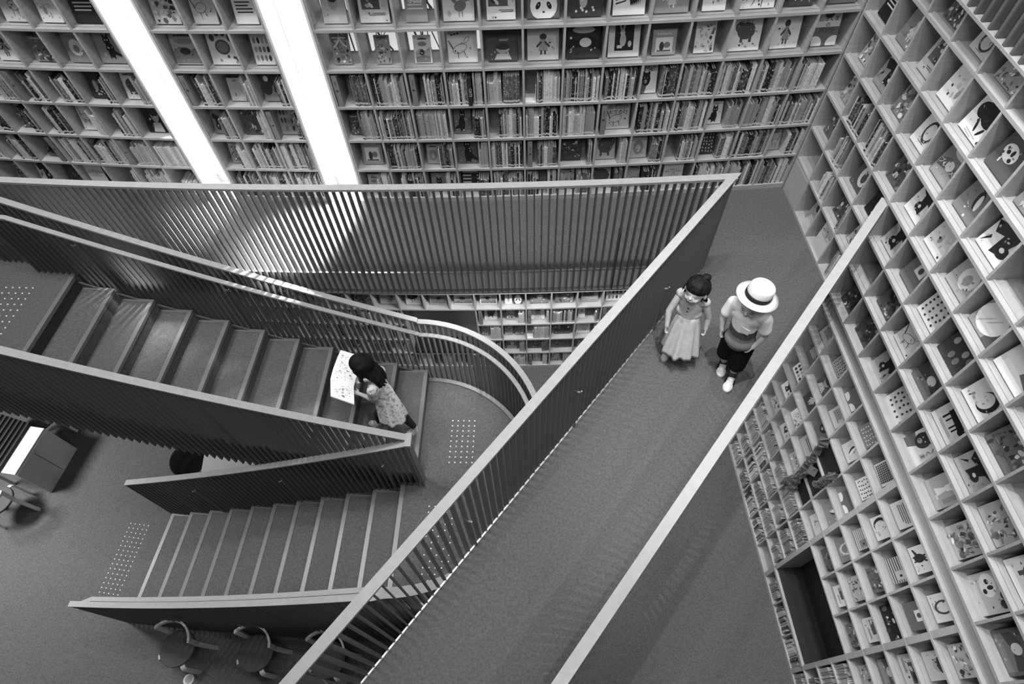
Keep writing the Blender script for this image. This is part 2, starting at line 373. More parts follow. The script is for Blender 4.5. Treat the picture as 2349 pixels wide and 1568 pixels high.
# tactile studs on the floors
def studs(base, ux, uy, nx, ny, parent, label=None):
    q = MB()
    for i in range(nx):
        for j in range(ny):
            c = base + ux * i + uy * j
            for kk in range(1): q.ell(c, (.0085, .0085, .006), nu=8, nv=6)
    o = q.build('tactile_studs', 'stud', parent, True); tag(o, kind='stuff'); return o
fl = [o for o in COL.objects if o.name.startswith('floor')]
studs(Vector((-5.153, 2.66, F)), Vector((.0615, -.012, 0)), Vector((-.0098, -.0567, 0)), 5, 16, fl[0])
studs(Vector((-4.825, 3.917, 0)), Vector((.0675, -.007, 0)), Vector((-.0115, -.066, 0)), 5, 13, fl[2])
o = studs(Vector((-.687, 3.021, ZLAND)), Vector((.062, -.005, 0)), Vector((-.0052, -.0617, 0)), 5, 9, stair); o.matrix_local = SI
o = studs(Vector((-.935, 2.057, ZLAND)), Vector((.062, -.005, 0)), Vector((-.0052, -.0609, 0)), 5, 13, stair); o.matrix_local = SI
# ------------------------------------------------------------------ bookcases
DEP = .285
def back_cell(s0, s1, z0, z1):
    """frame of one cell of the curved wall: x to the right, y into the wall, z up"""
    a = (s0 + s1) / 2 / RW; t = Vector((cos(a), sin(a), 0)); d = Vector((-sin(a), cos(a), 0))
    o = P(RW, s0 / RW, z0); return Mxyz(t, d, Vector((0, 0, 1)), o), s1 - s0, z1 - z0
def right_cell(j, z0, z1):
    return Mxyz(Vector((0, -1, 0)), Vector((1, 0, 0)), Vector((0, 0, 1)), Vector((XR, Y0 - j * PIT, z0))), PIT, z1 - z0
BT, DT = .024, .019
def arc_board(s0, s1, z0, z1, r0=0.0, r1=DEP, n=None):
    n = n or max(2, int((s1 - s0) / .33)); q = MB()
    q.sweep([[P(RW - r, a / RW, z) for r, z in ((r0, z0), (r1, z0), (r1, z1), (r0, z1))] for a in frange(s0, s1, n)]); return q
def curved_case(name, label, svals, zs, skip=(), lips=(), glass=(), noback=(), kick=True, niche=None):
    root = tag(empty(name, P(RW - .14, (svals[0] + svals[-1]) / 2 / RW, zs[0])), label, 'bookcase'); I = Matrix.Translation(-root.location)
    def part(n, q, mat): o = q.build(n, mat, root); o.matrix_local = I; return o
    s0, s1 = svals[0], svals[-1]
    for i, z in enumerate(zs):
        zb = z - BT / 2
        if i == 0: part('shelf', arc_board(s0, s1, z, z + .055), 'wood'); continue
        segs = [(s0, s1)]
        if niche and niche[2] < i < niche[3]: segs = [(s0, svals[niche[0]]), (svals[niche[1]], s1)]
        for sa, sb in segs:
            if sb - sa > .01: part('shelf', arc_board(sa, sb, zb, zb + BT), 'wood')
        if i in lips and niche is None: part('ledge_strip', arc_board(s0, s1, zb + BT, zb + BT + .008, .035, .05), 'wood')
        if i in glass: part('acrylic_lip', arc_board(s0, s1, zb + BT, zb + BT + .05, .006, .009), 'acrylic')
    for k, s in enumerate(svals):
        w0 = s - DT / 2; w0 = max(w0, s0) if k == 0 else w0; w0 = s - DT if k == len(svals) - 1 else w0
        zz = [(zs[0], zs[-1])]
        if niche and niche[0] < k < niche[1]: zz = [(zs[0], zs[niche[2]]), (zs[niche[3]], zs[-1])]
        for za, zb in zz:
            q = MB(); q.sweep([[P(RW - r, a / RW, z) for r, z in ((.002, za + .002), (DEP, za + .002), (DEP, zb), (.002, zb))] for a in (w0, w0 + DT)]); part('divider', q, 'wood')
    part('back_panel', arc_board(s0, s1, zs[0], zs[-1], DEP - .012, DEP + .004), 'wood_shaded')
    return root
SR = [.644 - .3348 * (13 - k) for k in range(14)]                 # dividers, left to right
SM = [-4.083 - .323 * (3 - k) for k in range(4)]
SL = [-5.39 - .327 * (8 - k) for k in range(9)]
ZB = ZU[:7] + [2.53]
case_r = curved_case('bookcase', 'tall bookcase on the curved wall between the near slit window and the corner', SR, ZB, lips=(4, 5), glass=(4, 5))
curved_case('bookcase', 'narrow bookcase on the curved wall between the two slit windows', SM, ZB, lips=(4, 5), glass=(4, 5))
curved_case('bookcase', 'bookcase on the curved wall left of both slit windows', SL, ZB, lips=(4, 5), glass=(4, 5))
# small panes in the backs of a few upper cells, open to the daylight and the trees outside
m, nt, b = nodes('pane_daylight'); b.inputs['Base Color'].default_value = g3(.8); b.inputs['Emission Color'].default_value = (1, 1, 1, 1); b.inputs['Emission Strength'].default_value = .55
rg = random.Random(12)
for rw, c in ((4, 12), (4, 11), (4, 10), (4, 9), (5, 12), (5, 10)):
    Mx, cw, ch = back_cell(SR[12 - c], SR[13 - c], ZB[rw], ZB[rw + 1]); Mx = Matrix.Translation(-case_r.location) @ Mx
    q = MB(); q.box(.03, cw - .03, DEP - .020, DEP - .016, .03, ch - .03); pn = q.build('back_pane', 'pane_daylight', case_r); pn.matrix_local = Mx
    for k in range(5):
        x0, x1 = .04 + (cw - .08) * rg.random(), .04 + (cw - .08) * rg.random()
        q = MB(); q.tube([(x0, DEP - .026, .035), ((x0 + x1) / 2 + .03 * (rg.random() - .5), DEP - .026, ch / 2), (x1, DEP - .026, ch - .035)], .003 + .006 * rg.random(), 6); o = q.build('branch', 'panel_dark', pn)
# lower storey, below the walkway
ZD = ZL[::-1]                                                    # floor upwards
SD = [-2.7108 + .3305 * k for k in range(-10, 11)]
curved_case('bookcase', 'bookcase with a seating niche on the lower storey below the walkway', SD, ZD[:7], lips=(4, 5), niche=(7, 10, 1, 4))

def straight_case(name, label, js, zs, floor=False, niche=None, lips=True):
    ya, yb = Y0 - js[-1] * PIT, Y0 - js[0] * PIT
    root = tag(empty(name, (XR + .14, (ya + yb) / 2, zs[0])), label, 'bookcase'); I = Matrix.Translation(-root.location)
    def part(n, q, mat): o = q.build(n, mat, root); o.matrix_local = I; return o
    for i, z in enumerate(zs):
        za, zb = (z - BT / 2, z + BT / 2)
        if i == 0: za, zb = (z + .001, z + (.055 if floor else .03))
        if i == len(zs) - 1 : za, zb = z - BT, z
        segs = [(ya, yb)]
        if niche and niche[2] < i < niche[3]: segs = [(Y0 - niche[0] * PIT, yb), (ya, Y0 - niche[1] * PIT)]
        for p0, p1 in segs:
            part('shelf', MB().box(XR, XR + DEP, p0, p1, za, zb), 'wood')
            if lips and 0 < i < len(zs) - 1: part('ledge_strip', MB().box(XR + .035, XR + .05, p0, p1, zb, zb + .008), 'wood')
    for k, j in enumerate(js):
        y = Y0 - j * PIT; zz = [(zs[0], zs[-1])]
        if niche and niche[0] < j < niche[1]: zz = [(zs[0], zs[niche[2]]), (zs[niche[3]], zs[-1])]
        e = .03 if niche and j in niche[:2] else 0
        for za, zb in zz: part('divider', MB().box(XR + .002, XR + DEP, y - DT / 2 - e / 2, y + DT / 2 + e / 2, za + .002, zb - .002), 'wood')
    part('back_panel', MB().box(XR + DEP - .012, XR + DEP + .004, ya, yb, zs[0], zs[-1]), 'wood_shaded')
    return root, part
JU = list(range(-5, 10))
rb, part = straight_case('bookcase', 'right book wall above the footbridge level, full of face-out picture books', JU, ZU)
q = MB(); q.box(XR - .004, XR + .01, Y0 + 4.02 * PIT, Y0 + 4.98 * PIT, .03, ZU[1] - .02); part('closed_panel', q, 'wood')
rl, part = straight_case('bookcase', 'right book wall of the lower storey with a dark seating niche', JU, ZD, floor=True, niche=(4, 7, 1, 4))
y0, y1 = Y0 - 7 * PIT, Y0 - 4 * PIT
q = MB(); q.box(XR - .01, XR + .02, y0 + .01, y1 - .01, ZD[1] - .012, ZD[1] + .03); part('niche_edge', q, 'wood')
q = MB(); q.box(XR + .02, XR + .62, y0 + .02, y1 - .02, ZD[1] + .031, ZD[1] + .09); part('seat_pad', q, 'black')
q = MB(); q.box(XR + .268, XR + .274, y0 + .02, y1 - .02, ZD[1] + .09, ZD[4]); part('niche_lining', q, 'black')
q = MB(); q.box(XR + .02, XR + .27, Y0 + 5 * PIT, Y0 - 9 * PIT, -.145, -.001) 
q = MB(); q.box(XR + .03, XR + .285, Y0 - 9 * PIT, Y0 + 5 * PIT, -.1455, -.0005); tag(q.build('trim_3', 'wood'), 'recessed band between the two tiers of the right book wall', kind='structure')
# niche of the curved lower case
q = arc_board(SD[7] + .02, SD[10] - .02, ZD[1] + .012, ZD[1] + .07, .0, .26); o = q.build('bench_cushion', 'black'); tag(o, 'black cushion in the seating niche of the lower curved bookcase', 'cushion')
# ------------------------------------------------------------------ books
m, nt, b = nodes('print'); b.inputs['Roughness'].default_value = .38; b.inputs['Specular IOR Level'].default_value = .35
at = nt.nodes.new('ShaderNodeVertexColor'); at.layer_name = 'Col'; nt.links.new(at.outputs[0], b.inputs['Base Color'])
def spine_mat(name, per_object):
    m, nt, b = nodes(name); b.inputs['Roughness'].default_value = .4; b.inputs['Specular IOR Level'].default_value = .35
    if per_object: c = nt.nodes.new('ShaderNodeObjectInfo').outputs['Color']
    else:
        a = nt.nodes.new('ShaderNodeVertexColor'); a.layer_name = 'Col'; c = a.outputs[0]
    geo = nt.nodes.new('ShaderNodeNewGeometry'); mp = nt.nodes.new('ShaderNodeMapping'); mp.inputs['Scale'].default_value = (70, 70, 60)
    n = nt.nodes.new('ShaderNodeTexNoise'); n.inputs['Scale'].default_value = 1.0; n.inputs['Detail'].default_value = 2
    nt.links.new(geo.outputs['Position'], mp.inputs[0]); nt.links.new(mp.outputs[0], n.inputs['Vector'])
    r = nt.nodes.new('ShaderNodeMapRange'); r.inputs[1].default_value = .54; r.inputs[2].default_value = .62; r.inputs[4].default_value = .38
    nt.links.new(n.outputs[0], r.inputs[0])
    hz = nt.nodes.new('ShaderNodeAttribute'); hz.attribute_name = 'hz'
    band = nt.nodes.new('ShaderNodeMath'); band.operation = 'COMPARE'; band.inputs[1].default_value = .55; band.inputs[2].default_value = .33
    nt.links.new(hz.outputs['Fac'], band.inputs[0])
    mu = nt.nodes.new('ShaderNodeMath'); mu.operation = 'MULTIPLY'; nt.links.new(r.outputs[0], mu.inputs[0]); nt.links.new(band.outputs[0], mu.inputs[1])
    inv = nt.nodes.new('ShaderNodeMapRange'); inv.inputs[1].default_value = .25; inv.inputs[2].default_value = .35; inv.inputs[3].default_value = .70; inv.inputs[4].default_value = .06
    bw = nt.nodes.new('ShaderNodeRGBToBW'); nt.links.new(c, bw.inputs[0]); nt.links.new(bw.outputs[0], inv.inputs[0])
    m1 = nt.nodes.new('ShaderNodeMixRGB'); nt.links.new(mu.outputs[0], m1.inputs[0]); nt.links.new(c, m1.inputs[1]); nt.links.new(inv.outputs[0], m1.inputs[2])
    st = nt.nodes.new('ShaderNodeMath'); st.operation = 'COMPARE'; st.inputs[1].default_value = .09; st.inputs[2].default_value = .035
    nt.links.new(hz.outputs['Fac'], st.inputs[0])
    m2 = nt.nodes.new('ShaderNodeMixRGB'); nt.links.new(st.outputs[0], m2.inputs[0]); nt.links.new(m1.outputs[0], m2.inputs[1]); m2.inputs[2].default_value = g3(.6)
    nt.links.new(m2.outputs[0], b.inputs['Base Color'])
spine_mat('cover_each', True); spine_mat('cover_many', False)
plain('pages', .82, .8, .1, var=.08, scale=300)
plain('grey_board', .20, .6, .3)

def spine_geo():
    q = MB()
    q.box(0, .13, 0, 1, 0, 1, 0); q.box(.87, 1, 0, 1, 0, 1, 0); q.box(.13, .87, 0, .04, 0, 1, 0); q.box(.13, .87, .04, .97, .015, .985, 1)
    return q
sg = spine_geo(); spine_me = sg.mesh('book', ['cover_each', 'pages'])
h_ = spine_me.attributes.new('hz', 'FLOAT', 'POINT'); h_.data.foreach_set('value', [v[2] for v in sg.v])

class Art(MB):
    def __init__(s): super().__init__(); s.c = []
    def put(s, vs, fs, g): s.add(vs, fs); s.c += [g] * len(vs)
    def bx(s, x0, x1, y0, y1, z0, z1, g): s.box(x0, x1, y0, y1, z0, z1); s.c += [g] * 8
def draw(w, h, shapes):
    """flat printed picture on a cover of w x h; shapes in 0..1 cover units, later ones lie on top"""
    A = Art(); y = -.0006
    for sh in shapes:
        y -= .00012
        if sh[0] == 'e':
            _, cx, cy, rx, ry, g = sh[:6]; ro = sh[6] if len(sh) > 6 else 0; n = 18
            pts = []
            for k in range(n):
                ex, ey = rx * w * cos(2 * pi * k / n), ry * h * sin(2 * pi * k / n)
                pts.append((cx * w + ex * cos(ro) - ey * sin(ro), cy * h + ex * sin(ro) + ey * cos(ro)))
        else:
            pts = [(u * w, v * h) for u, v in sh[1]]; g = sh[2]
            ar = sum(p[0] * q_[1] - q_[0] * p[1] for p, q_ in zip(pts, pts[1:] + pts[:1]))
            if ar < 0: pts = pts[::-1]
        A.put([(min(max(px, .0), w) - w / 2, y, min(max(pz, .0), h)) for px, pz in pts], [tuple(range(len(pts)))], g)
    return A
def e(cx, cy, rx, ry, g, ro=0): return ('e', cx, cy, rx, ry, g, ro)
def p(pts, g): return ('p', pts, g)
def r(x0, x1, y0, y1, g): return ('p', [(x0, y0), (x1, y0), (x1, y1), (x0, y1)], g)
def lines(x0, x1, y, n, g, rg, dy=.045, th=.018): return [r(x0 + rg.random() * .05, x1 - rg.random() * .2, y - k * dy, y - k * dy + th, g) for k in range(n)]
def dark(g): return .05 if g > .3 else .62
def art(kind, g, rg):
    d = dark(g); S = []; T = lambda y=.88: [r(.18 + .62 * k / 6, .18 + .62 * (k + .72) / 6, y, y + .055, d) for k in range(6)]
    if kind == 'panda': S = [e(.27, .62, .11, .1, .02), e(.74, .62, .11, .1, .02), e(.5, .3, .42, .36, .8), e(.33, .3, .065, .095, .02, -.5), e(.67, .3, .065, .095, .02, .5), e(.5, .15, .04, .022, .02), e(.34, .32, .015, .015, .7), e(.66, .32, .015, .015, .7)]
    elif kind == 'zebra':
        S = [r(0, 1, 0, 1, .75)]
        for k in range(9): S.append(p([(.3 + .09 * k, 1), (.35 + .09 * k, 1), (.62 + .05 * k, .3 + .02 * k), (.55 + .06 * k, .2)], .02))
        S += [e(.22, .45, .2, .3, .78, -.4)] + [p([(.08, .25 + .09 * k), (.4, .32 + .1 * k), (.4, .35 + .1 * k), (.08, .29 + .09 * k)], .02) for k in range(6)]
    elif kind == 'paw': S = [e(.2, .68, .09, .09, .09), e(.4, .82, .09, .1, .06), e(.62, .82, .09, .1, .06), e(.82, .68, .09, .09, .09), e(.5, .45, .26, .19, .10), e(.5, .45, .2, .14, .22)] + [e(rg.random(), rg.random() * .25, .05, .04, rg.choice((.1, .3)), 0) for _ in range(6)]
    elif kind == 'cat': S = [e(.55, .35, .2, .26, .02), e(.5, .66, .17, .13, .02), p([(.35, .7), (.36, .9), (.48, .77)], .02), p([(.52, .77), (.64, .9), (.65, .7)], .02), p([(.7, .2), (.98, .12), (.98, .2), (.72, .34)], .02), e(.44, .67, .03, .03, .6), e(.56, .67, .03, .03, .6), r(.4, .46, .05, .25, .02), r(.6, .66, .05, .25, .02)]
    elif kind == 'catlong': S = [p([(.2, .48), (.72, .44), (.72, .62), (.2, .66)], .015), e(.8, .5, .1, .1, .015), p([(.72, .55), (.73, .7), (.8, .58)], .015), p([(.82, .58), (.89, .68), (.9, .52)], .015), r(.23, .28, .25, .5, .015), r(.36, .4, .28, .5, .015), r(.56, .6, .25, .5, .015), r(.66, .7, .27, .5, .015), p([(.2, .6), (.06, .8), (.14, .92), (.17, .9), (.11, .8), (.24, .66)], .015)] + lines(.2, .9, .18, 2, .3, rg)
    elif kind == 'bear': S = [p([(.0, .0), (.3, .0), (.42, .3), (.0, .4)], .12), e(.2, .70, .08, .08, .02), e(.5, .70, .08, .08, .02), e(.35, .5, .25, .24, .02), e(.32, .42, .09, .07, .35), e(.28, .42, .025, .025, .02), e(.27, .55, .022, .022, .7), e(.43, .55, .022, .022, .7)]
    elif kind == 'hippo': S = [e(.5, .5, .36, .26, .09), e(.78, .62, .18, .16, .09), r(.25, .36, .15, .4, .09), r(.6, .71, .15, .4, .09), e(.84, .66, .02, .02, .7)] + T()
    elif kind == 'blob': S = [e(.56, .58, .3, .26, .02), e(.3, .5, .18, .15, .02, .5), e(.42, .26, .03, .12, .02, .5), e(.62, .24, .03, .1, .02, -.4)] + lines(.25, .7, .1, 2, .4, rg)
    elif kind == 'figure': S = [e(.5, .62, .1, .09, d), p([(.36, .2), (.64, .2), (.56, .55), (.44, .55)], .3 if g > .3 else .5), r(.42, .47, .1, .22, d), r(.53, .58, .1, .22, d), p([(.3, .35), (.44, .5), (.46, .45), (.34, .3)], d), p([(.7, .35), (.56, .5), (.54, .45), (.66, .3)], d)] + T()
    elif kind == 'rabbit': S = [r(.2, .8, .16, .8, .02), e(.46, .42, .1, .16, .45), e(.44, .6, .08, .07, .5), e(.38, .72, .03, .11, .5, .35), e(.48, .73, .03, .11, .5, -.2), r(.28, .44, .22, .3, .6), e(.68, .32, .06, .08, .5)]
    elif kind == 'framed': S = [r(.14, .86, .12, .7, .7 if g < .5 else .3), e(.4, .35, .1, .18, .05), e(.62, .4, .14, .12, .2), r(.2, .8, .14, .2, .1)] + T(.8)
    elif kind == 'picture': S = [r(.28, .9, .3, .85, .1)] + [e(.35 + .5 * rg.random(), .35 + .45 * rg.random(), .06 + .06 * rg.random(), .05, rg.choice((.4, .6, .03, .25)), rg.random()) for _ in range(9)] + lines(.1, .7, .18, 2, d, rg)
    elif kind == 'landscape': S = [p([(0, 0), (1, 0), (1, .4), (.7, .55), (.35, .45), (0, .6)], g * .55), p([(0, 0), (1, 0), (1, .2), (.5, .3), (0, .22)], g * 1.5 if g < .4 else .2), e(.5, .72, .3, .09, .6 if g < .4 else .25), e(.55, .4, .16, .12, d)] + T()
    elif kind == 'circle': S = [e(.5, .45, .33, .3, .7 if g < .4 else .25), e(.5, .4, .15, .15, g)] + T()
    elif kind == 'oval': S = [e(.5, .45, .3, .32, d), e(.5, .45, .22, .24, g)] + lines(.25, .75, .1, 1, d, rg)
    elif kind == 'egg': S = [e(.4, .38, .13, .17, .4), e(.36, .43, .05, .07, .6)] + [e(.15 + .7 * rg.random(), .1 + .12 * rg.random(), .04, .03, .6, 1) for _ in range(7)]
    elif kind == 'dots': S = [e(.12 + .19 * i + rg.random() * .06, .1 + .13 * j + rg.random() * .04, .035, .035, d) for i in range(5) for j in range(6)]
    elif kind == 'grid': S = [r(.08 + .093 * i, .15 + .093 * i, .06 + .1 * j, .13 + .1 * j, .02) for i in range(9) for j in range(9)]
    elif kind == 'stamps': S = [e(.18 + .21 * i, .22 + .28 * j, .075, .1, rg.choice((.05, .2, .35)), 0) for i in range(4) for j in range(3)]
    elif kind == 'stripes': S = [r(0, 1, .06 + .12 * j, .11 + .12 * j, d) for j in range(8)] + [r(.55, .9, .3, .72, g), e(.75, .5, .05, .07, .03)]
    elif kind == 'label': S = [r(.32, .72, .42, .82, .75), e(.52, .6, .09, .11, .1)] 
    elif kind == 'halves': S = [r(0, 1, 0, .46, .14), e(.12, .05, .3, .2, .75), e(.88, .05, .3, .2, .75), e(.5, .8, .2, .13, .06)]
    elif kind == 'leaf': S = [r(.62, 1, 0, 1, .1), e(.42, .42, .42, .36, .85, .4), e(.3, .3, .02, .25, .55, -.6), e(.5, .42, .02, .2, .55, -.6)]
    elif kind == 'zig': S = [p([(.4, 1), (.46, .86), (.4, .76), (.5, .66), (.45, .54), (.58, .42), (.55, .3), (1, .18), (1, 1)], .14)] + [e(.5 + .5 * rg.random(), .45 + .5 * rg.random(), .05, .04, rg.choice((.3, .5, .06)), 0) for _ in range(22)]
    elif kind == 'bold': S = [p([(.05, .62), (.8, .88), (.95, .7), (.7, .6), (.62, .2), (.42, .12), (.4, .5), (.2, .42)], .02), e(.62, .3, .16, .13, .02), p([(.1, .1), (.25, .3), (.2, .35)], .02), e(.6, .32, .06, .05, .7), p([(.3, .9), (.5, 1), (.45, .85)], .02)]
    elif kind == 'arc': S = [e(.62, .45, .26, .36, .02), e(.56, .42, .2, .29, g), e(.25, .2, .04, .06, .3), e(.35, .16, .05, .04, .4)]
    elif kind == 'cowspot': S = [e(.34, .42, .27, .2, .78, -.3), e(.26, .42, .06, .05, .03), e(.4, .46, .05, .08, .03), e(.46, .3, .06, .05, .03), e(.62, .7, .1, .09, .05), e(.8, .62, .1, .09, .04), e(.5, .82, .09, .08, .05), r(.2, .24, .12, .3, .7)]
    elif kind == 'penguin': S = [e(.5, .48, .12, .26, .03, -.3), e(.45, .44, .07, .22, .75, -.3), e(.58, .76, .07, .06, .03)]
    elif kind == 'portrait': S = [e(.5, .55, .22, .25, .35), e(.5, .66, .25, .16, .04), p([(.2, 0), (.8, 0), (.7, .3), (.3, .3)], .5), e(.42, .52, .03, .02, .03), e(.58, .52, .03, .02, .03)]
    elif kind == 'lineart': S = [e(.4, .4, .26, .15, .1, .2), e(.4, .4, .24, .13, g, .2), e(.68, .64, .13, .07, .1, .7), e(.68, .64, .115, .055, g, .7), p([(.3, .3), (.28, .08), (.3, .08), (.33, .28)], .1), p([(.5, .3), (.55, .1), (.57, .1), (.53, .3)], .1), p([(.15, .42), (.05, .75), (.08, .76), (.19, .46)], .1)] + T()
    elif kind == 'smallfig': S = [e(.36, .3, .08, .1, .3), e(.36, .42, .06, .05, .5), e(.58, .42, .09, .06, .55, .6), e(.55, .22, .03, .06, .4)] + lines(.4, .9, .9, 2, .35, rg)
    elif kind == 'text': S = lines(.12, .9, .8, 7, d, rg, .085, .035)
    elif kind == 'doll': S = [p([(.34, .22), (.6, .22), (.54, .5), (.42, .5)], .7), e(.48, .58, .1, .09, .72), p([(.38, .62), (.36, .74), (.45, .66)], .7), p([(.52, .66), (.6, .74), (.58, .62)], .7), r(.55, .7, .18, .24, .6), r(.75, .9, .3, .9, g * .6)]
    elif kind == 'moon': S = [e(.3, .85, .14, .11, .75), p([(0, 0), (1, 0), (1, .3), (.6, .36), (.3, .22), (0, .3)], .25), p([(.5, .3), (.62, .6), (.7, .62), (.66, .3)], .3)]
    elif kind == 'rooster': S = [e(.56, .36, .2, .13, .16, .4), e(.36, .52, .07, .12, .18, .5), e(.33, .66, .05, .05, .12), p([(.7, .4), (.92, .7), (.84, .76), (.66, .5)], .1), p([(.66, .42), (.96, .52), (.94, .6), (.66, .5)], .22), r(.5, .53, .1, .28, .2), r(.6, .63, .1, .28, .2), e(.2, .18, .06, .07, .4)] + T()
    else:   # a busy illustration
        S = []
        for _ in range(44):
            q = rg.random(); cx, cy = .08 + .84 * rg.random(), .06 + .8 * rg.random(); gg = max(.02, min(.75, rg.choice((g * .3, g * .6, g * 1.8, .04, .5, .7, .2, .1))))
            if q < .6: S.append(e(cx, cy, .02 + .09 * rg.random() ** 1.5, .015 + .07 * rg.random() ** 1.5, gg, rg.random() * 3))
            else:
                a = rg.random() * 6; S.append(p([(cx + .11 * rg.random() * cos(a + k * 1.57), cy + .11 * rg.random() * sin(a + k * 1.57)) for k in range(4)], gg))
        S += T(.9)
    if kind in ('bold', 'lineart', 'circle', 'figure', 'landscape', 'cat', 'blob', 'smallfig', 'portrait', 'penguin', 'arc', 'oval', 'picture', 'hippo', 'cowspot'):
        mir = rg.random() < .5; kx, ky = .8 + .35 * rg.random(), .8 + .3 * rg.random(); an = (rg.random() - .5) * .5 if kind in ('bold', 'blob', 'lineart', 'arc') else 0
        def tf(u, v):
            u -= .5; v -= .45; u, v = u * kx, v * ky; u, v = u * cos(an) - v * sin(an), u * sin(an) + v * cos(an)
            return (.5 - u if mir else .5 + u), .45 + v
        out = []
        for q in S:
            if q[0] == 'e':
                cx, cy = tf(q[1], q[2]); out.append(e(cx, cy, q[3] * kx, q[4] * ky, q[5], -(q[6] + an) if mir else q[6] + an))
            else: out.append(p([tf(u, v) for u, v in q[1]], q[2]))
        S = out
        for _ in range(9): S.append(e(.1 + .8 * rg.random(), .06 + .5 * rg.random(), .012 + .03 * rg.random(), .01 + .025 * rg.random(), rg.choice((d, .3, g * .7)), rg.random() * 3))
        for k in range(3): S.append(r(.3 + .1 * rg.random(), .6 + .2 * rg.random(), .93 - .03 * k, .942 - .03 * k, d))
    return S
def text_mesh(s, size, width, g, M):
    cu = bpy.data.curves.new('title', 'FONT'); cu.body = s; cu.size = size; cu.align_x = 'CENTER'; cu.resolution_u = 2; cu.space_line = 1.05
    o = bpy.data.objects.new('tmp', cu); COL.objects.link(o)
    dg = bpy.context.evaluated_depsgraph_get(); me = bpy.data.meshes.new_from_object(o.evaluated_get(dg))
    bpy.data.objects.remove(o); bpy.data.curves.remove(cu)
    if not len(me.vertices): return me
    xs = [v.co.x for v in me.vertices]; k = min(1.0, width / max(1e-4, max(xs) - min(xs)))
    me.transform(M @ Matrix(((k, 0, 0, 0), (0, 0, -1, 0), (0, k, 0, 0), (0, 0, 0, 1))))     # stand it up, facing -y
    a = me.color_attributes.new('Col', 'FLOAT_COLOR', 'POINT'); a.data.foreach_set('color', [g, g, g, 1] * len(me.vertices))
    me.materials.clear(); me.materials.append(MATS['print']); me.name = 'title'; return me
ORD = 'first second third fourth fifth sixth seventh eighth ninth tenth eleventh twelfth thirteenth fourteenth fifteenth sixteenth seventeenth eighteenth nineteenth twentieth'.split()
ORD += ['twenty-' + x for x in ORD[:9]] + ['thirtieth'] + ['thirty-' + x for x in ORD[:9]] + ['fortieth'] + ['forty-' + x for x in ORD[:9]]
SHADE = lambda g: 'white' if g > .62 else 'pale grey' if g > .38 else 'mid grey' if g > .2 else 'dark grey' if g > .07 else 'black'
DESC = dict(panda='a panda face', zebra='a striped zebra', paw='a big paw print', cat='a black cat', catlong='a long black cat', bear='a black bear head', hippo='a dark rhino', blob='a big black animal shape', figure='a small standing figure', rabbit='a rabbit', framed='a framed scene', picture='a dark picture panel', landscape='a broad landscape', circle='a round motif', oval='an oval outline', egg='an egg', dots='scattered dots', grid='a grid of black squares', stamps='rows of small portraits', stripes='horizontal stripes', label='a white square label', halves='a two-tone design', leaf='a big pale leaf', zig='a zigzag edge', bold='bold black shapes', arc='a black curve', cowspot='a spotted cow', penguin='a penguin', portrait='a portrait', lineart='an animal line drawing', smallfig='small faint figures', text='printed lines', doll='a white doll', moon='a bright moon', rooster='a rooster', busy='a crowded picture')
def picture_book(cell, where, x=.5, w=.7, h=.78, g=.7, kind='busy', title=None, tilt=16, t=.014, y=.075, tsize=.055, tpos=.80, tg=None, tx=0.0, group='face-out picture books', name='picture_book', cat='book', seed=None):
    M, cw, ch = cell; rg = random.Random(seed if seed is not None else hash((round(M.translation.x * 97), round(M.translation.y * 89), round(M.translation.z * 83), round(x * 50))) & 0xffff)
    W, Hh = w * (cw - DT), h * (ch - BT); th = math.radians(tilt)
    xc = DT / 2 + x * (cw - DT)
    o_m = M @ Matrix.Translation((xc, y, BT / 2 + .009 + t * sin(th))) @ Matrix.Rotation(-th, 4, 'X')
    A = Art(); c = .003
    A.bx(-W / 2, W / 2, 0, c, 0, Hh, g); A.bx(-W / 2, W / 2, t - c, t, 0, Hh, g); A.bx(-W / 2, -W / 2 + c, c, t - c, 0, Hh, g)
    A.bx(-W / 2 + c, W / 2 - .004, c, t - c, .004, Hh - .004, .7)
    o = A.build(name, 'print', None); o.matrix_world = o_m
    sh = art(kind, g, rg)
    if title: sh = [s for s in sh if not (s[0] == 'p' and len(s[1]) == 4 and min(v for u, v in s[1]) > .8 and s[1][1][0] - s[1][0][0] < .1)]
    if sh: draw(W, Hh, sh).build('cover_picture', 'print', o)
    if title:
        me = text_mesh(title, tsize, W * (.86 - 1.5 * abs(tx)), tg if tg is not None else dark(g), Matrix.Translation((tx * W, -.0085, tpos * Hh)))
        link('title', me, o)
    d = DESC.get(kind, 'a crowded picture')
    tag(o, '%s book with %s, %s' % (SHADE(g), d, where), cat, group); return o

